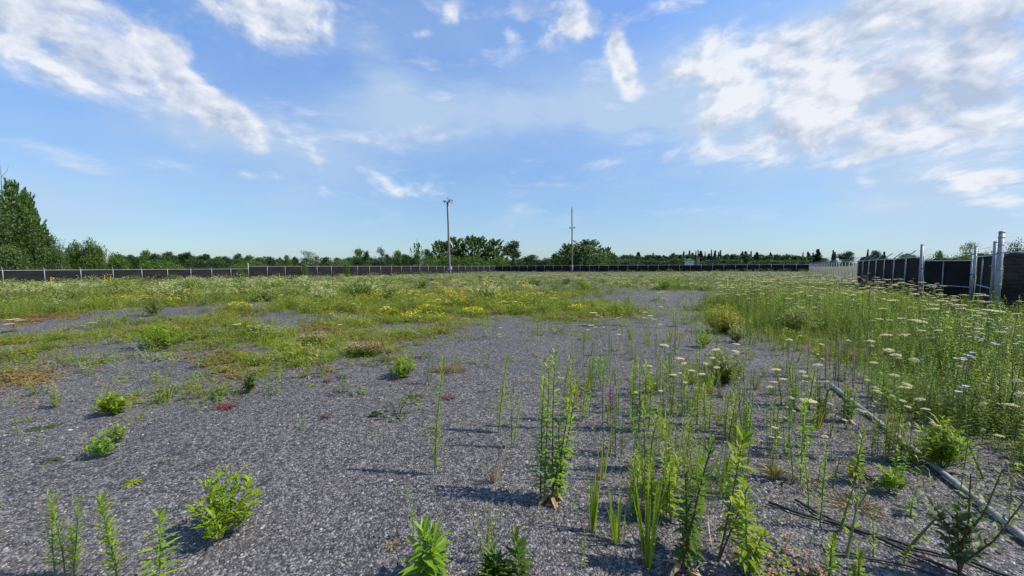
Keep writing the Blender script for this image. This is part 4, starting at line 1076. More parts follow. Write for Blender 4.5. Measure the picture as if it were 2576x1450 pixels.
def make_meadow():
    def clump(nst, h, n, L, W, mi, gr=8):
        W *= 1.5; L *= 1.1
        b = tuft(gr, h * .8, .55, .007, 0, 2, mi)
        for i in range(nst):
            w_ = weed(h * R.uniform(.6, 1.05), n, L, W, mi); a = R.uniform(0, 6.28); q = R.random() ** .5 * .22; o = len(b.V)
            b.V += [(v[0] + math.cos(a) * q, v[1] + math.sin(a) * q, v[2]) for v in w_.V]; b.F += [tuple(o + j for j in f) for f in w_.F]; b.M += w_.M
        return b
    tp = [clump(5, .42, 12, .07, .013, 0), clump(4, .5, 13, .08, .014, 1, 10), clump(3, .34, 10, .07, .012, 1, 16), clump(6, .38, 11, .06, .013, 0, 6), clump(5, .45, 12, .07, .014, 3, 4), clump(2, .3, 8, .06, .012, 1, 22), clump(4, .4, 12, .07, .013, 4, 8), clump(5, .45, 14, .08, .015, 5, 4), clump(6, .5, 16, .08, .016, 5, 2), clump(4, .36, 14, .08, .015, 5, 8), clump(4, .5, 14, .075, .015, 3, 3), clump(4, .3, 10, .06, .013, 6, 8)]
    x, y = sample(11, 120, 52000, 1.15)
    far, mid, right, br = cover(x, y)
    # keep inside the fences
    l1 = (x - LP[0]) * LD[1] - (y - LP[1]) * LD[0]; d2 = LC - LT; l2 = (x - LT[0]) * d2[1] - (y - LT[1]) * d2[0]
    dr = RN - RC; l3 = (x - RC[0]) * dr[1] - (y - RC[1]) * dr[0]; df = RC - LC; l4 = (x - LC[0]) * df[1] - (y - LC[1]) * df[0]
    inside = (l1 > .5) & (l2 > 20) & (l3 > 60) & (l4 > 20)
    pt = .5 + .5 * wob(x, y, .45, 4); pt2 = .5 + .5 * wob(x, y, .16, 9)
    edge = np.clip(1.2 - np.minimum(np.minimum(np.abs(l2) / 71, np.abs(l4) / 83), np.where(y < 66, np.abs(l1), 99)) / 9, 0, 1)
    dn = far * (.35 + .65 * sstep((pt + pt2 - .5) / .8)) * np.clip(26 / y, .3, 1.0)
    k = inside & (NR.random(len(x)) < dn)
    x, y = x[k], y[k]; n = len(x); pt, pt2, edge = pt[k], pt2[k], edge[k]
    s = (.5 + .6 * pt2 * pt + .42 * edge + .3 * (x < -8) * (y < 48) * (.4 + pt)) * NR.uniform(.65, 1.3, n); sx = s * np.clip(y / 22, 1.0, 2.6)
    P = np.stack((x, y, hgt(x, y)), -1)
    V, F, M = scatter(tp, P, NR.random(n) * 6.28, np.stack((sx, s), -1), NR.normal(0, .12, (n, 2)))
    tag(link('meadow_growth', big_mesh('meadow_growth', V, F, [M_FRESH, M_OLIVE, M_STEM, M_GREY, M_YELL, M_DEEP, M_BROWN], M)), 'green and olive meadow weeds covering the middle and back of the yard', 'meadow', None, 'stuff')
    # pale blossom heads floating over the meadow
    def blossom(nh, h, mi):
        b = B()
        for i in range(nh):
            a = R.uniform(0, 6.28); q = R.random() ** .5 * .25; z = h * R.uniform(.75, 1.1)
            for j in range(5):
                an = R.uniform(0, 6.28); c = np.array((math.cos(a) * q + R.uniform(-.03, .03), math.sin(a) * q + R.uniform(-.03, .03), z + R.uniform(-.02, .02))); s_ = R.uniform(.012, .026)
                b.add([c + np.array((math.cos(an + t) * s_, math.sin(an + t) * s_, R.uniform(-.008, .008))) for t in (0, 1.57, 3.14, 4.71)], [(0, 1, 2, 3)], mi)
        return b
    tp = [blossom(5, .45, 0), blossom(8, .38, 0), blossom(4, .5, 1), blossom(6, .42, 0)]
    z = wob(P[:, 0], P[:, 1], .33, 21)
    k = ((z > .05) & (NR.random(n) < .38)) | (NR.random(n) < .07)
    Q = P[k]; sk = s[k]
    V, F, M = scatter(tp, Q, NR.random(len(Q)) * 6.28, np.stack((np.clip(Q[:, 1] / 24, 1.0, 2.2), sk * 1.25), -1))
    tag(link('meadow_blossom', big_mesh('meadow_blossom', V, F, [M_PALE, M_CREAM], M)), 'pale cream blossom speckled through the meadow weeds', 'blossom', None, 'stuff')
    # yellow and rusty flecks
    tp = [blossom(7, .2, 0), blossom(9, .25, 0), blossom(8, .25, 1)]
    z = wob(P[:, 0], P[:, 1], .5, 31); k = (z > .2) & (NR.random(n) < .34) & (P[:, 1] < 50) | (P[:, 1] < 19) & (np.abs(P[:, 0] / P[:, 1] + .05) < .36) & (NR.random(n) < .22)
    Q = P[k]
    V, F, M = scatter(tp, Q, NR.random(len(Q)) * 6.28, NR.uniform(.9, 1.5, len(Q)))
    tag(link('meadow_fleck', big_mesh('meadow_fleck', V, F, [M_YFLOW, M_BROWN], M)), 'small yellow and rusty flecks low in the meadow', 'blossom', None, 'stuff')
make_meadow()

def right_side(x, y):
    dr = RN - RC; return ((x - RC[0]) * dr[1] - (y - RC[1]) * dr[0]) / 94.3
def make_right():
    tp = [weed(.95, 40, .115, .019, 0), weed(.85, 36, .12, .02, 1), weed(1.0, 46, .105, .017, 0), weed(.8, 34, .10, .018, 3), weed(.7, 36, .09, .017, 4), weed(.9, 30, .13, .02, 1), weed(.85, 44, .09, .018, 5)]
    tg = [tuft(14, .55, .4, .004, 10, 3, 0, .08, .018), tuft(16, .45, .5, .004, 12, 3, 1, .08, .018), tuft(12, .6, .35, .004, 8, 3, 1, .08, .016)]
    x, y = sample(2.3, 60, 105000, 1.25, 1.6)
    f, m, r_, br = cover(x, y)
    y0 = np.clip(14 / y, .15, 1)
    ins = r_ | (f & (x > 6 + (y - 18) * .42) & (y < 70))
    ins &= (right_side(x, y) > .35)
    ins &= ~((x > 12.4) & (y > 9.8) & (x - 12.9 > (y - 10.6) * 1.0)) & ~((y > 10.4) & (x > 12.8))
    ins |= r_ & (y < 10.3) & (y > 2.2)
    pt = .5 + .5 * wob(x, y, 1.6, 12)
    px, py = topix(x, y, hgt(x, y))
    nearb = np.clip((px - 2100) / 350, 0, 1)
    k = ins & (NR.random(len(x)) < (.25 + .75 * pt) * np.where(y < 14, .9, .9 * y0 * 1.3))
    x, y = x[k], y[k]; n = len(x); pt = pt[k]
    ed = np.clip((right_boundary(x, y)) / 1.3, .0, 1.0)
    s = (.42 + .33 * ed) * (.66 + .5 * pt) * NR.uniform(.75, 1.2, n); sx = s * np.clip(y / 11, 1.0, 2.2)
    P = np.stack((x, y, hgt(x, y)), -1)
    V, F, M = scatter(tp, P, NR.random(n) * 6.28, np.stack((sx, s), -1), NR.normal(0, .12, (n, 2)))
    V2, F2, M2 = scatter(tg, P[::2], NR.random(len(P[::2])) * 6.28, np.stack((sx[::2], s[::2]), -1), NR.normal(0, .12, (len(P[::2]), 2)))
    V = np.concatenate((V, V2)); F = np.concatenate((F, F2 + len(V) - len(V2))); M = np.concatenate((M, M2))
    tag(link('tall_weeds', big_mesh('tall_weeds', V, F, [M_FRESH, M_DEEP, M_STEM, M_OLIVE, M_YELL, M_GREY], M)), 'dense waist-high green weeds filling the right side along the fence', 'weeds', None, 'stuff')
def right_boundary(x, y):
    """rough distance in metres into the right-hand weed bed"""
    best = np.full(len(x), 9.0)
    pts = [gp(*q)[:2] for q in ((1765, 790), (1775, 832), (1840, 848), (1920, 848), (1990, 855), (2040, 880), (2080, 920), (2120, 960), (2200, 985), (2290, 1010), (2380, 1045), (2500, 1070), (2640, 1160))]
    for a, b_ in zip(pts[:-1], pts[1:]):
        ab = b_ - a; t = np.clip(((x - a[0]) * ab[0] + (y - a[1]) * ab[1]) / ab.dot(ab), 0, 1)
        best = np.minimum(best, np.hypot(x - a[0] - t * ab[0], y - a[1] - t * ab[1]))
    return best
make_right()

# tiny seedlings over the open gravel
def make_seedlings():
    tp = [tuft(4, .06, .9, .0022, 5, 2, 0, .03, .005), tuft(3, .04, 1.2, .002, 7, 2, 0, .025, .006), tuft(6, .07, 1.0, .0018, 2, 2, 1, .03, .005), tuft(3, .03, 1.3, .002, 8, 2, 2, .022, .005), weed(.13, 14, .03, .004, 0, 0, .1, 3), weed(.16, 22, .04, .005, 0, 0, .1, 3), weed(.13, 16, .05, .006, 1, 0, .1, 3), tuft(9, .14, .9, .0016, 0, 3, 4), tuft(7, .09, 1.6, .0016, 0, 3, 4), tuft(4, .10, 6, .0016, 0, 2, 4), tuft(3, .12, 8, .0018, 0, 2, 4), tuft(3, .05, 5, .005, 3, 2, 2, .03, .008)]
    x, y = sample(1.9, 18, 23000, .8); f, m, r_, br = cover(x, y); z = wob(x, y, 1.4, 41); rt = np.clip((x / y + .6) / 1.4, .3, 1)
    k = ~(f | r_) & (NR.random(len(x)) < (.10 + .55 * np.clip(z, 0, 1)) * rt)
    x, y, rt = x[k], y[k], rt[k]; P = np.stack((x, y, hgt(x, y)), -1)
    V, F, M = scatter(tp, P, NR.random(len(x)) * 6.28, NR.uniform(.5, 1.5, len(x)) * np.clip(.7 + rt, .8, 1.6), NR.normal(0, .2, (len(x), 2)))
    tag(link('seedlings', big_mesh('seedlings', V, F, [M_FRESH, M_OLIVE, M_DARKW, M_STEM, M_STRAW], M)), 'tiny scattered seedlings and grass wisps on the open gravel', 'seedlings', None, 'stuff')
make_seedlings()

# ------------------------------------------------------------------ yellow trefoil mats (countable patches)
YG = 'yellow flower mats in the middle of the yard'
for x, y, w, hh, lb in ((1060, 806, 70, 10, 'longest low yellow flower mat, in front of the others'), (1085, 786, 48, 9, 'yellow flower mat just behind the longest one'), (978, 794, 30, 8, 'small yellow flower mat at the left end of the yellow row'),
                        (1190, 792, 42, 7, 'flat bright yellow flower mat in the middle of the yellow row'), (1282, 776, 45, 12, 'domed yellow flower mat behind the gravel edge'), (1460, 784, 32, 8, 'small yellow flower mat at the right end of the yellow row'), (1105, 770, 40, 8, 'thin yellow flower mat farthest back in the row'), (600, 780, 34, 12, 'yellowish flower mat on the far left gravel strip')):
    p = gp(x, y); rx = w / FPX * p[1] * .95; b, l = B(), B()
    for i in range(int(90 + rx * 110)):
        a = R.uniform(0, 6.28); q = math.sqrt(R.random()) * R.uniform(.7, 1.2)
        if wob(np.array([math.cos(a) * q * rx]), np.array([math.sin(a) * q * rx]), 5.0, x * .1)[0] < -.15: continue
        c = np.array((math.cos(a) * q * rx, math.sin(a) * q * rx * .55, .13 + .09 * (1 - q * q) * (hh / 9) + R.uniform(-.03, .05))); s_ = R.uniform(.014, .028)
        b.add([c + np.array((math.cos(a + t) * s_, math.sin(a + t) * s_, R.uniform(-.5, .8) * s_)) for t in (0, 1.57, 3.14, 4.71)], [(0, 1, 2, 3)])
    for i in range(int(260 + rx * 200)):
        a = R.uniform(0, 6.28); q = math.sqrt(R.random()) * 1.08; l.leaf((math.cos(a) * q * rx, math.sin(a) * q * rx * .58, R.uniform(0, .12)), (math.cos(a * 7), math.sin(a * 7), R.uniform(.3, 1.4)), .13, .016, .3, 0)
    plant('flower_mat', lb, 'flowers', (x, y), [('foliage', l, M_FRESH), ('blossom', b, M_YFLOW)], YG, 0.0)

# ------------------------------------------------------------------ foreground plants, one by one
S1 = ((0, 0, 1.0, 0, 0),)
def ring(n, rad, lean, f0=.75):
    return tuple((R.uniform(-rad, rad), R.uniform(-rad, rad), R.uniform(f0, 1.0), R.uniform(-lean, lean), R.uniform(-lean, lean)) if i else (0, 0, 1.0, R.uniform(-lean, lean) * .3, 0) for i in range(n))
SP = stalk_plant
# lower left
SP('fleabane_stalk', 'feathery green three-stemmed plant at the bottom left corner', 'plant', 160, 1462, 1243, 120, .042, .0035, M_FRESH, ((-.04, 0, .96, -.04, .02), (0, .01, 1.0, .02, 0), (.05, 0, .95, .13, 0), (.03, .02, .6, .05, 0)), r=.004, up=.9, droop=.1, top=.6)
SP('fleabane_stalk', 'single narrow feathery stalk right of the bottom left corner plant', 'plant', 297, 1466, 1250, 130, .05, .005, M_FRESH, S1, r=.005, up=.8, droop=.1, top=.8)
SP('goldenrod_stalk', 'broad-leaved light green stalk rising from the bottom edge, third from left', 'plant', 402, 1480, 1300, 40, .095, .011, M_YELL, S1, r=.005, top=.4, droop=.25)
def dome(bs, bl, h, w, nst, nl, L, W, lod=1, r=.0035, fill=.35, up=.35):
    """rounded bushy plant: branches reach out to a dome, leaves along them and twigs between"""
    for k in range(nst):
        a = k * 2.4 + R.uniform(-.35, .35); q = math.sqrt((k + .5) / nst); hz = h * (1 - .55 * q ** 2.2) * R.uniform(.72, 1.04)
        e = np.array((math.cos(a) * q * w * R.uniform(.85, 1.1), math.sin(a) * q * w * R.uniform(.85, 1.1), hz)); m_ = e * .5 + np.array((math.cos(a), math.sin(a), 0)) * w * .1 * q - Z3 * h * .06 * q
        bs.tube([(0, 0, 0), m_, e], [r, r * .7, r * .3], 4)
        for i in range(nl):
            t = fill + (1 - fill) * (i + R.random()) / nl; c = (m_ * (t / .5) if t < .5 else m_ + (e - m_) * (t - .5) / .5) + np.array((R.gauss(0, 1), R.gauss(0, 1), R.gauss(0, .7))) * w * .045
            an = R.uniform(0, 6.28); d = nrm(e - m_) * .5 + np.array((math.cos(an), math.sin(an), up + R.uniform(-.3, .5)))
            bl.leaf(c, d, L * R.uniform(.7, 1.2) * (1.15 - .4 * t), W * R.uniform(.75, 1.2), .25, lod)
def bush(name, label, x, y, ytop, wpx, nst, nl, L, W, m, cat='plant', ms=None, up=.8, lod=1):
    p = gp(x, y); h = ztop(p, ytop); bs, bl = B(), B(); sh = cat == 'shrub'
    dome(bs, bl, h, wpx / FPX * p[1] * .5, int(nst * (1.5 if sh else 1.35)), int(nl * 1.25), L * 1.35, W * .95, 0 if sh else lod, .0035, .12 if sh else .25, up * .5)
    return plant(name, label, cat, (x, y), [('stem', bs, ms or M_STEM), ('foliage', bl, m)], rz=0.0)
bush('bushy_weed', 'bright green branching weed alone on the gravel, largest at lower left', 563, 1346, 1180, 165, 13, 26, .062, .0085, M_FRESH)
bush('bushy_weed', 'small bright two-part weed on the left gravel below the rounder bush', 255, 1150, 1088, 62, 7, 16, .05, .0095, M_YELL)
bush('bushy_weed', 'fresh green upper sprig just above the small two-part weed', 293, 1112, 1060, 50, 5, 16, .05, .009, M_FRESH)
bush('bushy_weed', 'compact round green bush with pale tips beside the olive grass at left', 282, 1043, 988, 72, 15, 22, .06, .01, M_FRESH)
bush('bushy_weed', 'small dark green clump at the tip of the olive grass patch', 628, 988, 938, 34, 6, 20, .065, .010, M_DEEP)
bush('bushy_weed', 'leafy green clump standing in open gravel right of the grass', 1012, 949, 892, 80, 12, 20, .07, .013, M_FRESH)
bush('bushy_weed', 'blue-green thin weed left of the round bush', 140, 1026, 965, 34, 5, 26, .04, .006, M_GREY)
bush('bushy_weed', 'wide pale feathery clump in the left grass', 410, 872, 808, 130, 20, 30, .1, .011, M_FRESH, up=.6)
bush('willow_shrub', 'round grey-green shrub on the far left gravel strip', 385, 795, 722, 52, 15, 22, .11, .014, M_GREY, 'shrub', M_RSTEM)
bush('willow_shrub', 'round grey-green shrub with dark base in the middle-right gravel', 1822, 962, 876, 112, 36, 30, .05, .009, M_GREY, 'shrub', M_RSTEM, 1.0)
bush('willow_shrub', 'golden-topped dome-shaped shrub at the edge of the right weeds', 1818, 838, 760, 112, 46, 34, .07, .013, M_OLIVE, 'shrub', M_RSTEM, 1.0)
bush('willow_shrub', 'small pale-leaved shrub in front of the golden dome shrub', 1853, 862, 805, 46, 14, 26, .05, .012, M_GREY, 'shrub', M_RSTEM, 1.1)
bush('willow_shrub', 'pale speckled shrub in the weeds right of the golden dome shrub', 2010, 842, 762, 100, 34, 34, .075, .013, M_GREY, 'shrub', M_RSTEM, 1.0)
bush('bushy_weed', 'soft green feathery weed below the golden dome shrub', 1770, 874, 818, 52, 14, 26, .06, .007, M_FRESH, up=1.1)
bush('bushy_weed', 'loose green bush behind the pipe at lower right', 2365, 1180, 1050, 105, 15, 26, .075, .009, M_FRESH, up=.7)
bush('bushy_weed', 'dark twiggy low weed left of the pipe with bare lower stems', 2290, 1170, 1098, 60, 6, 14, .05, .007, M_OLIVE)
bush('bushy_weed', 'lower right leafy sprig near the broad sapling', 2235, 1240, 1165, 60, 5, 15, .06, .011, M_FRESH)
bush('bushy_weed', 'short leafy tuft left of the grass blades near the bottom centre', 1245, 1478, 1385, 60, 7, 22, .07, .009, M_DEEP)

def meadow_bushes():
    ks = []
    for m, h, w, nl in ((M_GREY, .7, .5, 44), (M_DEEP, .65, .45, 44), (M_GREY, .6, .6, 50), (M_FRESH, .6, .45, 40), (M_PALE, .6, .5, 26)):
        t = thing('meadow_bush', 'x', 'plant'); bs, bl = B(), B(); dome(bs, bl, h, w, 26, nl if m is not M_PALE else 34, .10, .02, 0, .005, .2, .3)
        bs.obj('stem', M_STEM, t)
        if m is M_PALE:
            b2 = B(); dome(B(), b2, h * 1.04, w * 1.04, 26, 22, .05, .02, 0, .004, .6, .6); bl.obj('foliage', M_GREY, t); b2.obj('blossom', M_PALE, t)
        else: bl.obj('foliage', m, t)
        ks.append((t, {id(M_GREY): 'pale grey-green bushy plant in the meadow', id(M_DEEP): 'dark green bushy plant in the meadow', id(M_FRESH): 'fresh green bushy plant in the meadow', id(M_PALE): 'bushy plant with creamy blossom in the meadow'}[id(m)]))
    first = set(); k = 0
    while k < 110:
        x, y = R.uniform(-40, 1960), 684 + 78 * R.random() ** 1.3; p = gp(x, y)
        f = cover(p[:1], p[1:2], 0)[0][0]; l1 = (p[0] - LP[0]) * LD[1] - (p[1] - LP[1]) * LD[0]; d2 = LC - LT; l2 = ((p[0] - LT[0]) * d2[1] - (p[1] - LT[1]) * d2[0]) / 71
        if not f or l1 < 1.5 or l2 < 1.5 or p[1] > 88: continue
        i = R.choice((0, 0, 1, 2, 3, 4, 4) if x < 700 else (0, 1, 2, 3, 4)); t, lb = ks[i]; s_ = R.uniform(.75, 1.5) * (1.1 if x < 640 else 1); grp = lb.replace('plant', 'plants').replace(' in the', ' of the')
        if i not in first: first.add(i); t.location = tuple(p); t.scale = (s_, s_, s_ * .85); t['label'] = lb; t['group'] = grp
        else: dup(t, p, R.uniform(0, 6.28), (s_, s_, s_ * R.uniform(.7, 1)), lb, grp)
        k += 1
meadow_bushes()

# flat rosettes and prostrate weeds
def rosette(label, x, y, wpx, n, m, up=.6, W=.018, cat='plant', name='rosette_weed', droop=.35):
    p = gp(x, y); L = wpx / FPX * p[1] * .55; b = B()
    for i in range(n):
        a = i * 2.4 + R.uniform(-.3, .3); b.leaf((math.cos(a) * .006, math.sin(a) * .006, .004), (math.cos(a), math.sin(a), up * R.uniform(.5, 1.9)), L * R.uniform(.7, 1.1), W * R.uniform(.8, 1.2), droop, 1)
    return plant(name, label, cat, (x, y), [('foliage', b, m)], rz=0.0)
rosette('spreading red-leaved rosette at the tip of the olive grass', 570, 1027, 72, 12, M_RED, .5, .014)
rosette('small rosette with two upright red leaves in bare gravel', 820, 1053, 46, 8, M_RED, .8, .014)
rosette('grey-green broad-leaved rosette in bare gravel', 943, 1047, 52, 8, M_DARKW, .6, .02)
rosette('green rosette fringed with dark red leaves left of the tall centre stalk', 1128, 1003, 46, 12, M_RED, .4, .013)
rosette('dark red rosette below the leafy two-stalk plant', 824, 961, 40, 12, M_RED, .5, .014)
rosette('rusty red tuft among the tall centre-right stalks', 1452, 982, 34, 8, M_RED, .9, .014)
rosette('dark flattened weed on the left gravel', 105, 1078, 100, 22, M_DARKW, .12, .010)
rosette('brown flattened weed below the dark one at far left', 125, 1160, 80, 20, M_DARKW, .12, .009)
rosette('brown-green prostrate weed right of the leafy clump', 1040, 1000, 60, 20, M_DARKW, .15, .010)
rosette('flat brown tuft of leaves left of the second tall stalk', 1212, 987, 34, 14, M_DARKW, .2, .009)
rosette('low yellowish seedling rosette in lower left gravel', 335, 1215, 56, 16, M_OLIVE, .2, .008)
rosette('flat olive seedling rosette below the two-stalk plant', 782, 972, 28, 14, M_OLIVE, .3, .010)
rosette('broad grass-like tuft with long arching blades right of the two-stalk plant', 862, 950, 70, 12, M_DEEP, .5, .008)
b = B()
for i in range(420):
    a = R.uniform(0, 6.28); q = math.sqrt(R.random()); b.leaf((math.cos(a) * q * .26, math.sin(a) * q * .16, R.uniform(0, .05 + .06 * (1 - q))), (R.uniform(-1, 1), R.uniform(-1, 1), R.uniform(.1, .9)), .04, .008, .3, 0)
plant('mat_weed', 'low rusty-green mat on the gravel behind the tall centre stalk', 'plant', (1133, 934), [('foliage', b, M_BROWN)], rz=0.0)

# tall stalks of the centre
SP('fleabane_stalk', 'tall solitary narrow-leaved stalk in the centre foreground casting a long shadow', 'plant', 1095, 1196, 903, 210, .05, .0045, M_FRESH, S1, r=.006, up=.75, top=.6, droop=.15)
SP('fleabane_stalk', 'second tall narrow stalk right of the solitary centre one', 'plant', 1255, 1089, 897, 190, .062, .006, M_FRESH, S1, r=.006, up=.8, top=.55, droop=.15)
SP('fleabane_stalk', 'thin wispy stalk between the second tall stalk and the bright leafy clump', 'plant', 1286, 1127, 960, 110, .045, .004, M_FRESH, ((0, 0, 1, .02, 0), (.02, 0, .8, .05, 0)), r=.004, up=.7)
SP('goldenrod_clump', 'tall bright yellow-green leafy clump with yellowing lower leaves, centre right', 'plant', 1382, 1262, 888, 84, .08, .0115, M_YELL, ((-.06, 0, .84, -.02, 0), (.02, .01, 1.0, .05, 0), (.05, .03, .82, .16, 0), (.0, -.03, .7, .2, 0), (-.03, .03, .93, 0, .05), (.06, .0, .55, .12, .05)), M_RSTEM, 14, r=.0055, up=.45, bare=.1, top=.45, droop=.35)
SP('fleabane_stalk', 'dark green narrow stalk just behind the bright leafy clump', 'plant', 1366, 1078, 905, 150, .06, .006, M_FRESH, S1, r=.006, up=.9, top=.6)
SP('goldenrod_clump', 'fresh leafy stalk top showing behind the bright clump', 'plant', 1415, 1060, 890, 80, .075, .010, M_FRESH, ((0, 0, 1, 0, 0), (.06, .02, .85, .04, 0)), r=.006)
SP('grass_clump', 'short pale stalk group with reddish feet behind the purple spikes', 'plant', 1505, 950, 896, 30, .08, .007, M_YELL, ring(5, .1, .1), r=.005, up=1.6, droop=.1)
SP('fleabane_stalk', 'slim dark stalk left of the tall double clump', 'plant', 1556, 1040, 880, 100, .04, .004, M_FRESH, S1, r=.004, up=1.2)
SP('goldenrod_clump', 'thick double column of small leaves right of the purple spikes', 'plant', 1606, 1086, 902, 110, .075, .010, M_FRESH, ((0, 0, 1, 0, 0), (.05, .02, .93, .04, 0), (-.05, .03, .95, -.03, 0), (.09, 0, .75, .04, 0)), r=.006, up=.8)
SP('goldenrod_clump', 'yellowing lower column in front of the thick double column', 'plant', 1622, 1186, 1000, 90, .06, .008, M_YELL, ((0, 0, 1, -.05, 0), (.04, .02, .85, .04, 0), (-.04, .01, .9, -.08, 0)), r=.005, up=.8)
SP('fleabane_stalk', 'row of three slim stalks right of the bright clump', 'plant', 1482, 1050, 930, 70, .045, .0045, M_FRESH, ((-.2, .05, .9, 0, 0), (0, 0, 1, 0, 0), (.22, .1, .95, .02, 0)), r=.004, up=1.2)
SP('goldenrod_clump', 'leafy clump with reddish feet left of the far end of the pipe', 'plant', 1995, 1028, 915, 60, .075, .009, M_FRESH, ring(5, .12, .14), M_RSTEM, 8, r=.006, up=.8)
SP('goldenrod_clump', 'dark upright clump with long shadow left of the pipe', 'plant', 2063, 1062, 968, 80, .06, .008, M_DEEP, ring(4, .05, .07), r=.005, up=1.0)
SP('goldenrod_clump', 'green stalk clump leaning over the upper part of the pipe', 'plant', 2130, 1062, 965, 60, .07, .010, M_FRESH, ring(4, .07, .1), None, 6, r=.005)
SP('fleabane_stalk', 'slim mid-gravel stalk with basal leaves right of the leaning clump', 'plant', 1970, 895, 830, 90, .07, .011, M_FRESH, S1, r=.007, up=.8)
SP('goldenrod_clump', 'pair of slender stalks with bare dark feet left of the pale rosette', 'plant', 1832, 1120, 985, 50, .055, .009, M_FRESH, ((0, 0, 1, .02, 0), (.06, .02, .9, .06, 0)), M_RSTEM, r=.005, bare=.35, up=.8)
SP('goldenrod_clump', 'yellow-tipped short clump beside the slender pair', 'plant', 1875, 1105, 1008, 44, .06, .009, M_YELL, ring(3, .05, .12), r=.005, bare=.25)
SP('goldenrod_clump', 'small leafy stalk right of the slender pair', 'plant', 1945, 1130, 1010, 44, .05, .009, M_FRESH, ring(2, .03, .08), r=.004)
SP('fleabane_stalk', 'two-stalk plant with dark leafy base in left-centre gravel', 'plant', 775, 951, 880, 70, .07, .007, M_DEEP, ((0, 0, 1, 0, 0), (.16, .06, .85, .02, 0)), None, 8, r=.005, up=.6)
SP('fleabane_stalk', 'thin open stalk with dead side twig left of the tall centre stalk', 'plant', 1076, 968, 862, 60, .05, .006, M_DEEP, ((0, 0, 1, 0, 0), (.03, .01, .6, .2, 0)), None, 5, r=.004, up=.6)
SP('fleabane_stalk', 'faint tall thread-like weed behind the tall clumps', 'plant', 1465, 935, 832, 36, .03, .003, M_GREY, ring(4, .1, .2), r=.003, bare=.3, up=.8)
SP('fleabane_stalk', 'airy thread-like weed near the gravel middle', 'plant', 1492, 915, 825, 30, .03, .003, M_GREY, ring(5, .15, .25), r=.003, bare=.3, up=.8)
SP('fleabane_stalk', 'bushy-topped thin weed in the gravel left of the golden shrub', 'plant', 1700, 822, 778, 60, .07, .010, M_FRESH, ring(4, .1, .2), r=.005)
def extra_stalks():
    kinds = []
    for i, (kind, n, L, W, m, up) in enumerate((('fleabane_stalk', 70, .06, .006, M_FRESH, .8), ('goldenrod_stalk', 40, .085, .011, M_FRESH, .4), ('fleabane_stalk', 60, .05, .005, M_DEEP, .8), ('goldenrod_stalk', 36, .075, .012, M_YELL, .4), ('goldenrod_stalk', 46, .07, .010, M_DEEP, .6), ('grass_clump', 0, 0, 0, M_FRESH, 0), ('grass_clump', 0, 0, 0, M_OLIVE, 0), ('fleabane_stalk', 40, .04, .004, M_GREY, .9))):
        t = thing(kind, 'x', 'plant' if n else 'grass'); bs, bl = B(), B()
        if n:
            for (ox, oy, f, lx, ly) in ring(R.randrange(2, 5), .05, .16): stalk(bs, bl, .5 * f, n, L * .8, W * .75, (ox, oy, 0), (lx, ly), r=.0035, up=up, top=.5, curve=R.uniform(-.12, .12))
            bs.obj('stem', M_STEM, t); bl.obj('foliage', m, t)
        else:
            grassy(bl, 16, .5, .3, .005, .5, 4, 0, .03); grassy(bs, 8, .3, .7, .004, .9, 3, 0, .03); bl.obj('blades', m, t); bs.obj('dry_blades', M_STRAW, t)
        kinds.append(t)
    first = set(); k = 0
    lab = {'fleabane_stalk': 'slim feathery weed among the sparse growth of the right-centre gravel', 'goldenrod_stalk': 'small leafy weed among the sparse growth of the right-centre gravel', 'grass_clump': 'small grass tuft among the sparse growth of the right-centre gravel'}
    while k < 120:
        x, y = R.uniform(1440, 2330), 855 + 400 * R.random() ** 1.5
        if x > 2050 and y > 1150 and R.random() < .7: continue
        if x < 1600 and y > 1000 and R.random() < .7: continue
        py_ = 974 + (x - 2090) * .804
        if x > 2060 and -15 < y - py_ < 190: continue
        p = gp(x, y); i = R.randrange(len(kinds)); t = kinds[i]; nm = t.name.split('.')[0]; s_ = R.uniform(.45, 1.3); grp = {'fleabane_stalk': 'slim feathery weeds of the right-centre gravel', 'goldenrod_stalk': 'small leafy weeds of the right-centre gravel', 'grass_clump': 'small grass tufts of the right-centre gravel'}[nm]
        if i not in first:
            first.add(i); t.location = tuple(p); t.scale = (s_, s_, s_); t['label'] = lab[nm]; t['group'] = grp
        else: dup(t, p, R.uniform(0, 6.28), s_, lab[nm], grp)
        k += 1
extra_stalks()
# lower right
SP('goldenrod_stalk', 'tallest dense dark-leaved goldenrod at the bottom, right of the grass blades', 'plant', 1717, 1443, 1110, 110, .088, .0095, M_DEEP, ((0, 0, 1.0, .12, .03), (.03, .03, .72, .06, .05)), M_RSTEM, 10, r=.0075, up=.5, top=.5, droop=.35, bare=.1)
SP('goldenrod_stalk', 'bright-topped leafy stalk left of the pink clover', 'plant', 1876, 1450, 1232, 62, .085, .011, M_FRESH, ((0, 0, 1.0, 0, 0), (.03, .02, .5, .12, 0)), r=.006, up=.4, top=.45)
SP('goldenrod_stalk', 'dark bare-footed stem leaning right with leaves only near the top', 'plant', 1806, 1414, 1108, 44, .095, .014, M_FRESH, ((0, 0, 1.0, .22, .02), (.02, .02, .45, .3, .05)), M_RSTEM, r=.006, bare=.5, up=.3, top=.75, droop=.4)
SP('fleabane_stalk', 'thin feathery stalk in the right gravel, taller of a close pair', 'plant', 2063, 1328, 1106, 100, .045, .004, M_FRESH, S1, r=.004, up=.8)
SP('fleabane_stalk', 'thin feathery stalk just left and behind the taller of the pair', 'plant', 2034, 1284, 1134, 80, .045, .004, M_FRESH, S1, r=.004, up=.8)
SP('fleabane_stalk', 'wispy grey-green stalk near the cable crossing', 'plant', 2196, 1402, 1280, 70, .04, .004, M_GREY, S1, r=.003, up=.9)
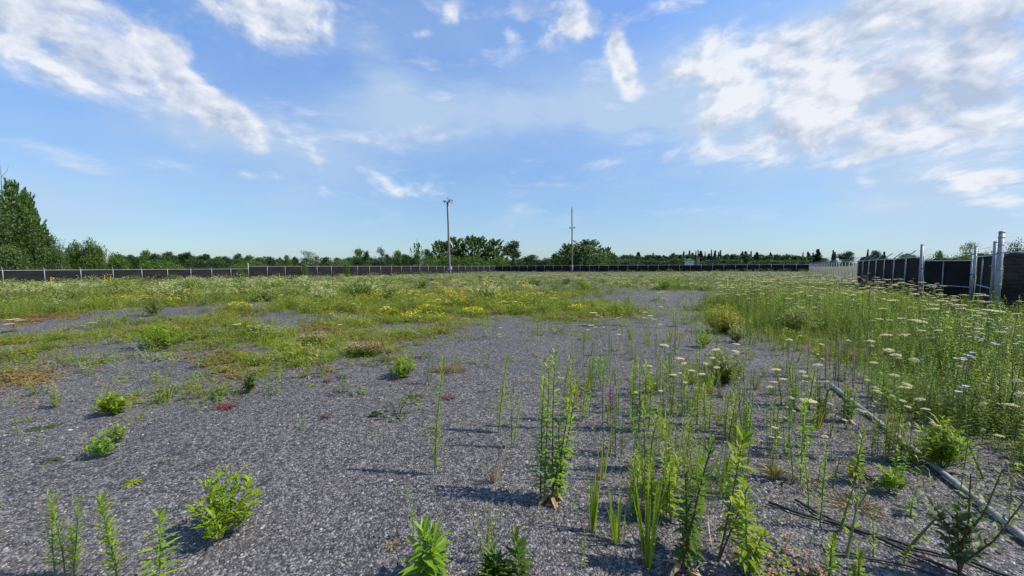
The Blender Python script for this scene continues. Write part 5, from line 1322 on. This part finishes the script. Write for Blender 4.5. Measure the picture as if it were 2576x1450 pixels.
SP('goldenrod_stalk', 'leafy stalk beside the pipe with pale upper leaves', 'plant', 2150, 1218, 1076, 56, .065, .009, M_FRESH, ((0, 0, 1, .04, 0), (.02, .02, .6, .2, 0)), r=.005)
SP('goldenrod_stalk', 'short bright sprig on the gravel left of the pipe, small and leafy', 'plant', 2250, 1212, 1120, 40, .05, .009, M_YELL, ring(2, .03, .2), r=.004)
SP('goldenrod_stalk', 'pale-topped short stalk right of the cables', 'plant', 2290, 1300, 1246, 36, .045, .008, M_YELL, S1, r=.004)
SP('goldenrod_stalk', 'bright stubby stalk on the bottom edge right of the clover', 'plant', 2086, 1452, 1352, 60, .06, .009, M_FRESH, S1, r=.005, up=1.0)
SP('goldenrod_stalk', 'second bright stubby stalk on the bottom edge, farther right', 'plant', 2160, 1470, 1398, 56, .06, .010, M_FRESH, S1, r=.005, up=1.0)
SP('goldenrod_stalk', 'wide-leaved yellow-green plant at the bottom edge left of centre', 'plant', 1065, 1462, 1340, 54, .105, .0135, M_YELL, ((0, 0, 1, 0, 0), (.03, .03, .75, .12, 0)), r=.006, up=.7, top=.7)
SP('goldenrod_stalk', 'dark green stubby stalk at the bottom edge right of centre', 'plant', 1308, 1478, 1348, 64, .07, .009, M_DEEP, S1, r=.005, up=1.0, top=.8)
SP('fleabane_stalk', 'short thin stalk above the wide-leaved bottom plant', 'plant', 1040, 1356, 1228, 40, .03, .006, M_YELL, S1, r=.003, up=.8)
SP('fleabane_stalk', 'single hair-thin weed in the bottom gravel right of centre', 'plant', 1470, 1430, 1330, 40, .02, .003, M_FRESH, S1, r=.002, up=.8)
SP('fleabane_stalk', 'open branched weed with tiny pale flowers near the bottom centre', 'plant', 1225, 1420, 1290, 14, .03, .004, M_OLIVE, ring(7, .05, .45), r=.0028, bare=.4, up=.6)
SP('fleabane_clump', 'dense clump of thin upright stems left of the grass blades', 'plant', 1602, 1290, 1120, 60, .055, .004, M_FRESH, ring(11, .09, .14), M_STEM, r=.003, up=1.2)
SP('fleabane_clump', 'dense thin-stemmed clump growing over the middle of the pipe', 'plant', 2232, 1155, 1015, 70, .05, .004, M_OLIVE, ring(12, .08, .12), M_STEM, r=.003, up=1.2)
SP('fleabane_clump', 'airy green bush of thin stems behind the tallest dark goldenrod', 'plant', 1720, 1178, 1010, 46, .05, .0045, M_FRESH, ring(13, .14, .26), M_STEM, r=.003, up=.9)
SP('fleabane_clump', 'leafy clump of thin stems behind the airy bush', 'plant', 1690, 1040, 905, 60, .065, .006, M_FRESH, ring(9, .16, .16), M_STEM, r=.004, up=.9)
SP('goldenrod_clump', 'green leafy mass right behind the grass blades', 'plant', 1668, 1300, 1140, 40, .09, .010, M_FRESH, ring(6, .1, .2), r=.005, up=.7)
SP('goldenrod_clump', 'leafy stalk with twisted top in the middle right gravel', 'plant', 1785, 1080, 960, 60, .06, .008, M_FRESH, ring(4, .1, .1), r=.005)
SP('mugwort', 'tall pale grey-green branching plant at the right edge', 'plant', 2540, 1075, 860, 120, .045, .007, M_GREY, ring(7, .1, .35), r=.006, up=.9)
SP('mugwort', 'slimmer pale grey-green plant just left of the right edge', 'plant', 2470, 1050, 905, 100, .045, .007, M_GREY, ring(4, .1, .3), r=.005, up=.9)
# broad-leaved sapling
p = gp(2414, 1458); h = ztop(p, 1165); bs, bl = B(), B()
stalk(bs, bl, h * .62, 22, .085, .02, (0, 0, 0), (-.1, 0), .2, .35, .9, .007, 1, .25)
for (bz, ex, ez) in ((.12, .32, .74), (.2, -.12, .98), (.3, .16, 1.0), (.35, -.3, .72), (.06, .22, .5), (.1, -.22, .52)):
    q0 = np.array((-.1 * bz * h, 0, bz * h)); q1 = np.array((ex * h, R.uniform(-.1, .1), ez * h)); bs.tube([q0, (q0 + q1) / 2 + np.array((.02, 0, -.03)), q1], [.006, .004, .002], 5)
    for i in range(20):
        t = .2 + .8 * i / 20; c = q0 + (q1 - q0) * t - Z3 * .03 * math.sin(3.14 * t); a = i * 2.4; bl.leaf(c, nrm(q1 - q0) * .6 + np.array((math.cos(a), math.sin(a), .2)), .075 * (1.1 - .4 * t), .018 * (1.1 - .4 * t), .25, 1)
plant('sapling', 'broad-leaved sapling with spreading branches in the lower right corner', 'plant', (2414, 1458), [('stem', bs, M_RSTEM), ('foliage', bl, leafmat('sapling_leaf', [(0, (.05, .09, .02)), (.6, (.10, .15, .035)), (1, (.17, .22, .07))], .3))], rz=0.0)

# grass blades
def grass(label, x, y, ytop, n, w, W, m=None, droop=.3, name='grass_clump', rad=.03):
    p = gp(x, y); h = ztop(p, ytop); b, d = B(), B(); grassy(b, n, h, w, W, droop, 5, 0, rad); grassy(d, max(3, n // 4), h * .35, w * 3, W * .8, .9, 3, 0, rad)
    return plant(name, label, 'grass', (x, y), [('blades', b, m or M_FRESH), ('dry_blades', d, M_STRAW)], rz=0.0)
grass('leftmost sparse tall grass tuft in the right foreground', 1488, 1340, 1112, 13, .10, .006)
grass('middle tall grass tuft with reed-like blades', 1552, 1366, 1205, 12, .16, .006)
grass('tallest broad grass tuft left of the dense dark goldenrod', 1630, 1425, 1112, 16, .16, .008)
grass('single arching grass tuft by the purple spikes', 1512, 1205, 1040, 7, .12, .006)
grass('grass tuft rising behind the tallest goldenrod', 1765, 1290, 1085, 9, .14, .008)
grass('yellow-green grass tuft on the gravel left of the pipe', 2150, 1200, 1130, 16, .4, .006, M_OLIVE, .6)
grass('thin pale grass by the short thread weed at centre', 1590, 1000, 905, 10, .12, .006)
grass('dry golden straw clump lying flat in the right gravel', 1945, 1190, 1158, 60, 2.2, .004, M_STRAW, .9, 'straw_clump')
grass('dry straw tuft fanning left near the bottom centre', 985, 1372, 1345, 34, 2.6, .003, M_STRAW, .7, 'straw_clump')
grass('dead brown tuft with one upright twig left of the bright clump', 1243, 1212, 1128, 26, .5, .003, M_STRAW, .6, 'straw_clump')
grass('matted dry brown grass patch beside the two thin stalks', 2150, 1275, 1228, 90, 2.4, .003, M_BROWN, .9, 'straw_clump', .12)
grass('darker matted straw trail stretching right from the straw clump', 2030, 1218, 1190, 60, 2.4, .003, M_BROWN, .9, 'straw_clump', .14)
grass('dry tuft at the foot of the stems on the pipe', 2250, 1158, 1135, 40, 2.0, .004, M_STRAW, .8, 'straw_clump')

# pink clover patch
p = gp(1950, 1428); heads, bl, bs = [], B(), B()
for i in range(30):
    a = R.uniform(0, 6.28); q = math.sqrt(R.random()); c = np.array((math.cos(a) * q * .17, math.sin(a) * q * .22, R.uniform(.03, .11)))
    bs.tube([c * np.array((.9, .9, 0)), c], .0015, 4); bf = B(); heads.append(bf)
    for j in range(22):
        d = nrm(np.array((R.gauss(0, 1), R.gauss(0, 1), R.gauss(.3, 1)))); bf.leaf(c + d * .004, d, .011, .0035, 0, 0)
for i in range(200):
    a = R.uniform(0, 6.28); q = math.sqrt(R.random()); bl.leaf((math.cos(a) * q * .2, math.sin(a) * q * .25, R.uniform(0, .06)), (R.uniform(-1, 1), R.uniform(-1, 1), R.uniform(0, .7)), .025, .009, .3, 0)
plant('pink_clover', 'low pink clover patch at the bottom right of centre', 'flowers', (1950, 1428), [('stem', bs, M_RSTEM), ('foliage', bl, M_OLIVE)] + [('flower_head', h_, M_PINK) for h_ in heads], rz=0.0)
def patch_flowers(label, x, y, wpx, n, m):
    p = gp(x, y); rx = wpx / FPX * p[1] * .5; bf, bl = B(), B()
    for i in range(n):
        a = R.uniform(0, 6.28); q = math.sqrt(R.random()); c = np.array((math.cos(a) * q * rx, math.sin(a) * q * rx * .6, R.uniform(.1, .22)))
        for j in range(5):
            d = nrm(np.array((R.gauss(0, 1), R.gauss(0, 1), R.gauss(.3, 1)))); bf.leaf(c, d, .02, .008, 0, 0)
    for i in range(n * 6):
        a = R.uniform(0, 6.28); q = math.sqrt(R.random()); bl.leaf((math.cos(a) * q * rx, math.sin(a) * q * rx * .65, R.uniform(0, .16)), (R.uniform(-1, 1), R.uniform(-1, 1), R.uniform(.2, 1)), .06, .011, .3, 0)
    t = plant('clover_patch', label, 'flowers', (x, y), [('foliage', bl, M_DEEP)], rz=0.0); tag(bf.obj('flower_heads', m, t), kind='stuff')
patch_flowers('fading peach and white clover patch at the front edge of the middle grass', 915, 895, 90, 170, M_PINK)
patch_flowers('second fading peach clover patch left of the first', 790, 868, 70, 90, M_PINK)
patch_flowers('white-dotted clover patch on the left grass strip', 655, 842, 60, 70, M_PALE)

# purple loosestrife spikes
def loosestrife(label, x, y, ytop, nsp, spread, n=70, grp=None, lean=.06):
    p = gp(x, y); h = ztop(p, ytop); bs, bl, bf = B(), B(), B()
    for k in range(nsp):
        o = (R.uniform(-spread, spread), R.uniform(-spread, spread), 0) if k else (0, 0, 0); f = 1.0 if k == 0 else R.uniform(.78, .95); ln = (R.uniform(-lean, lean), R.uniform(-lean, lean))
        stalk(bs, bl, h * f, 34, .045, .007, o, ln, .1, .7, .4, .0035, 1 if p[1] < 4 else 0)
        for i in range(n):
            t = .72 + .28 * i / n; a = i * 2.4; c = np.array((o[0] + ln[0] * t * h * f, o[1] + ln[1] * t * h * f, h * f * t)); s = .016 * (1.25 - t * .6)
            bf.leaf(c, (math.cos(a), math.sin(a), .4), s * 1.3, s * .45, .1, 0)
    return plant('purple_loosestrife', label, 'flower', (x, y), [('stem', bs, M_RSTEM), ('foliage', bl, M_DEEP), ('flower_spikes', bf, M_PURP)], grp, rz=0.0)
PG = 'purple flower spikes'
loosestrife('nearest purple flower spikes, three close together over the centre-right gravel', 1535, 1142, 963, 3, .06, 70, PG)
loosestrife('single purple spike at the near left of the weed bed', 2029, 960, 856, 1, .02, 60, PG)
loosestrife('pair of purple spikes in the weed bed edge', 2110, 985, 850, 3, .1, 60, PG)
loosestrife('taller purple spike group in the right weeds', 2125, 975, 848, 2, .04, 60, PG)
loosestrife('cluster of three purple spikes right of the taller group', 2168, 985, 872, 3, .12, 60, PG)
loosestrife('lone purple spike behind the cluster among green weeds', 2087, 930, 822, 1, .02, 60, PG)
loosestrife('short bright purple tuft just below the cluster', 2097, 975, 905, 1, .02, 50, PG)
loosestrife('faded purple spike at the right side of the weed bed', 2421, 1060, 896, 1, .02, 60, PG)
loosestrife('tiny red-purple spike in the far left grass', 255, 815, 794, 2, .1, 50, PG)

# mullein spikes
MG = 'yellow mullein spikes before the left fence'
for x, y, yt, lb in ((131, 745, 706, 'leftmost yellow mullein spike before the left fence'), (265, 728, 692, 'tallest yellow mullein spike before the left fence'), (280, 732, 708, 'short mullein spike right beside the tallest one'), (590, 728, 703, 'mullein spike below the tall fence post'), (704, 716, 690, 'mullein spike farthest right along the left fence')):
    p = gp(x, y); h = max(1.0, ztop(p, yt)); bs, bl, bf = B(), B(), B(); stalk(bs, bl, h * .6, 16, .28, .05, lod=0, r=.02, up=.4)
    bf.tube([(0, 0, h * .5), (0, 0, h * .7), (0, 0, h)], [.02, .026, .01], 7)
    for i in range(60):
        a = i * 2.4; bf.leaf((0, 0, h * (.5 + .5 * i / 60)), (math.cos(a), math.sin(a), .3), .06, .02, .1, 0)
    plant('mullein', lb, 'flower', (x, y), [('stem', bs, M_STEM), ('foliage', bl, M_FRESH), ('flower_spike', bf, M_YFLOW if x != 590 else M_YELL)], MG)

# ------------------------------------------------------------------ white umbel flowers
def make_umbel_plant(h, rad, nside, nflo, name='umbel_flower'):
    t = thing(name, 'x', 'flower'); bs, bl, heads = B(), B(), []
    top = np.array((R.uniform(-.05, .05), R.uniform(-.05, .05), h)); mid = np.array((top[0] * .3, top[1] * .3, h * .5))
    bs.tube([(0, 0, -.02), mid, top], [.004, .003, .002], 5)
    heads.append((top, rad))
    for k in range(nside):
        a = R.uniform(0, 6.28); st = mid * (.7 + .5 * k / max(1, nside)); e = st + np.array((math.cos(a) * .12, math.sin(a) * .12, h * R.uniform(.25, .42)))
        bs.tube([st, (st + e) / 2 + np.array((0, 0, -.02)), e], [.0025, .002, .0015], 4); heads.append((e, rad * R.uniform(.5, .8)))
    for i in range(18):
        a = R.uniform(0, 6.28); z = h * R.uniform(.02, .6); bl.leaf(mid * z / (h * .5) if z < h * .5 else mid, (math.cos(a), math.sin(a), .5), .11, .009, .4, 0)
    bs.obj('stem', M_STEM, t); bl.obj('foliage', M_FRESH, t)
    for hp, r_ in heads:
        b = B(); s2 = B(); umbel(b, s2, hp, r_, nflo, 0, 7, (R.uniform(-.12, .12), R.uniform(-.12, .12))); ho = b.obj('flower_head', M_CREAM, t)
        s2.obj('ribs', M_STEM, ho)
    return t
UG = 'white flat-topped umbel flowers'
near = [make_umbel_plant(.62, .055, 0, 70), make_umbel_plant(.5, .05, 1, 60), make_umbel_plant(.7, .06, 2, 60), make_umbel_plant(.42, .045, 0, 50)]
farp = [make_umbel_plant(.98, .062, 2, 34), make_umbel_plant(.9, .07, 3, 34), make_umbel_plant(1.05, .058, 3, 30), make_umbel_plant(.85, .07, 1, 36), make_umbel_plant(1.0, .06, 2, 30)]
used = set()
def put_umbel(pro, loc, s, label):
    if id(pro) not in used:
        used.add(id(pro)); pro.location = tuple(map(float, loc)); pro.scale = s; pro.rotation_euler = (0, 0, R.uniform(0, 6.28)); pro['label'] = label; pro['group'] = UG; return
    dup(pro, loc, R.uniform(0, 6.28), s, label, UG)
L_NEAR, L_PIPE, L_BED, L_FAR, L_MEAD = ('cream flat-topped umbel flower on a thin stem among the sparse stalks right of centre', 'cream flat-topped umbel flower close to the pipe', 'cream flat-topped umbel flower along the near edge of the dense right weed bed',
                                 'cream flat-topped umbel flower in the tall weeds before the black right fence', 'cream flat-topped umbel flower scattered over the middle grass and gravel')
for (x, y, hh, w, lb) in ((1680, 871, .55, 26, L_NEAR), (1720, 903, .6, 26, L_NEAR), (1628, 921, .35, 24, L_NEAR), (1795, 879, .62, 22, L_NEAR), (1847, 884, .55, 20, L_NEAR), (1857, 868, .5, 20, L_NEAR), (1773, 915, .6, 14, L_NEAR), (1755, 941, .5, 22, L_NEAR), (1597, 988, .6, 15, L_NEAR), (1662, 985, .5, 15, L_NEAR), (1655, 1010, .4, 9, L_NEAR), (1642, 940, .5, 10, L_NEAR), (1715, 914, .6, 16, L_NEAR),
                          (2029, 1008, .45, 40, L_PIPE), (1954, 929, .55, 27, L_PIPE), (1942, 960, .45, 20, L_PIPE), (2063, 920, .6, 22, L_PIPE), (2159, 1031, .4, 26, L_PIPE), (2094, 1018, .3, 14, L_PIPE), (2077, 1099, .4, 18, L_PIPE), (2082, 1111, .35, 12, L_PIPE), (2182, 958, .55, 16, L_PIPE), (2019, 936, .6, 20, L_PIPE), (2025, 947, .6, 16, L_PIPE), (2022, 962, .5, 18, L_PIPE), (1955, 1078, .3, 16, L_PIPE), (1990, 1003, .4, 14, L_PIPE),
                          (2229, 846, .8, 28, L_BED), (2192, 860, .75, 22, L_BED), (2222, 881, .75, 26, L_BED), (2257, 895, .75, 26, L_BED), (2304, 909, .75, 24, L_BED), (2264, 973, .6, 30, L_BED), (2284, 971, .62, 24, L_BED), (2321, 1008, .6, 24, L_BED), (2336, 1031, .55, 22, L_BED), (2564, 996, .75, 26, L_BED), (2562, 1024, .7, 30, L_BED), (2275, 845, .8, 20, L_BED), (2132, 858, .7, 14, L_BED), (2190, 872, .7, 16, L_BED), (2205, 978, .55, 14, L_BED), (2218, 988, .55, 22, L_BED), (2245, 996, .5, 14, L_BED), (1987, 856, .7, 18, L_BED), (2014, 846, .7, 10, L_BED), (2066, 868, .6, 14, L_BED), (2560, 960, .8, 20, L_BED), (2470, 1018, .8, 16, L_BED)):
    hh *= 1.0
    g_ = gp(x, y, hh); pr = min(near, key=lambda t: abs(t.children[0].dimensions[2] - hh) + R.random() * .2) if False else near[R.randrange(4)]
    base_h = (.62, .5, .7, .42)[near.index(pr)]; base_r = (.055, .05, .06, .045)[near.index(pr)]
    rad = w / FPX * g_[1] * .42
    put_umbel(pr, g_, (rad / base_r, rad / base_r, hh / base_h), lb)
cnt = 0
while cnt < 190:
    y = 4.8 + 22 * R.random() ** 1.05; x = R.uniform(.35, 1.3) * y
    g1, g2 = np.array([x]), np.array([y]); f, m_, r_, br = cover(g1, g2)
    if not ((r_[0] or f[0]) and right_side(x, y) > .5 and (right_boundary(g1, g2)[0] > .7)): continue
    if y > 9.9 and x > 12.0 + (y - 10.6) * .9: continue
    if x < 4 + (y - 10) * .3: continue
    s = R.uniform(.74, 1.0) * (1 + .005 * y); sz = s * (.98 + .022 * y) * R.uniform(.8, 1.2)
    put_umbel(farp[R.randrange(5)], (x, y, float(hgt(x, y))), (sz, sz, s), L_FAR); cnt += 1
cnt = 0
for (x, y, hh, w) in ((970, 772, .3, 16), (888, 765, .3, 12), (835, 790, .25, 8), (857, 816, .2, 12), (602, 816, .25, 18), (227, 812, .2, 14), (32, 803, .3, 24), (1260, 825, .2, 9), (1258, 842, .2, 8), (1490, 787, .35, 20), (1505, 793, .3, 12), (1550, 800, .3, 10), (1623, 786, .3, 12), (1632, 795, .3, 12), (1657, 735, .35, 20), (1670, 750, .3, 10), (1558, 842, .3, 12), (1488, 818, .3, 14), (1664, 772, .3, 10), (1398, 750, .35, 18), (1360, 738, .4, 12), (1050, 741, .4, 14), (1100, 753, .3, 12), (1860, 742, .6, 14), (708, 743, .5, 10), (1518, 824, .2, 8), (1660, 816, .25, 10)):
    g_ = gp(x, y, hh); pr = near[R.randrange(4)]; base_h = (.62, .5, .7, .42)[near.index(pr)]; base_r = (.055, .05, .06, .045)[near.index(pr)]; rad = w / FPX * g_[1] * .5
    put_umbel(pr, g_, (rad / base_r, rad / base_r, hh / base_h), L_MEAD)
# the rest of the umbels, farther off
def far_umbels():
    tp = []
    for k in range(4):
        b = B(); s2 = B()
        for j in range(3):
            c = (R.uniform(-.2, .2), R.uniform(-.2, .2), R.uniform(.8, 1.05)); umbel(b, s2, c, R.uniform(.05, .07), 9, 0, 0)
            b.tube([(c[0] * .4, c[1] * .4, 0), c], .003, 3, 1, False)
        tp.append(b)
    x, y = sample(14, 100, 9000, 1.2); f, m_, r_, br = cover(x, y); rs = right_side(x, y)
    d2 = LC - LT; l2 = ((x - LT[0]) * d2[1] - (y - LT[1]) * d2[0]) / 71; df = RC - LC; l4 = ((x - LC[0]) * df[1] - (y - LC[1]) * df[0]) / 83; l1 = (x - LP[0]) * LD[1] - (y - LP[1]) * LD[0]
    ins = f & (rs > .8) & (l2 > 1) & (l4 > 1) & (l1 > 1)
    pr = np.where((rs < 16) & (y > 15), .5, .015 + .12 * ((l1 < 9) | (l2 < 9) | (l4 < 7)))
    k = ins & (NR.random(len(x)) < pr); x, y = x[k], y[k]; P = np.stack((x, y, hgt(x, y)), -1); sx = np.clip(y / 30, 1, 2.2)
    V, F, M = scatter(tp, P, NR.random(len(x)) * 6.28, np.stack((sx, NR.uniform(.7, 1.0, len(x))), -1))
    tag(link('far_umbel_flowers', big_mesh('far_umbel_flowers', V, F, [M_CREAM, M_STEM], M)), 'distant white umbel flowers dotted along the fences', 'flowers', None, 'stuff')
far_umbels()
# lilac chicory dots in the right weeds
LG = 'pale lilac flowers in the right weeds'
for i, (x, y) in enumerate(((2440, 797), (2452, 805), (2518, 820), (2460, 840), (2515, 868), (2447, 839), (2570, 855), (2420, 884), (2432, 888), (2436, 902), (2425, 960))):
    g_ = gp(x, y, .8); bs, bf = B(), B(); bs.tube([(.02, 0, 0), (.03, .02, .4), (0, 0, .8)], [.004, .003, .002], 4)
    for k in range(3):
        c = np.array((R.uniform(-.05, .05), R.uniform(-.05, .05), .8 + R.uniform(-.08, .03)))
        for j in range(12): bf.leaf(c, (math.cos(j * .524), math.sin(j * .524), .25), .022, .006, 0, 0)
    plant('chicory', 'pale lilac daisy-like flower among the dense weeds near the right edge', 'flower', None, [('stem', bs, M_STEM), ('flower_head', bf, M_LILAC)], LG, None, g_)
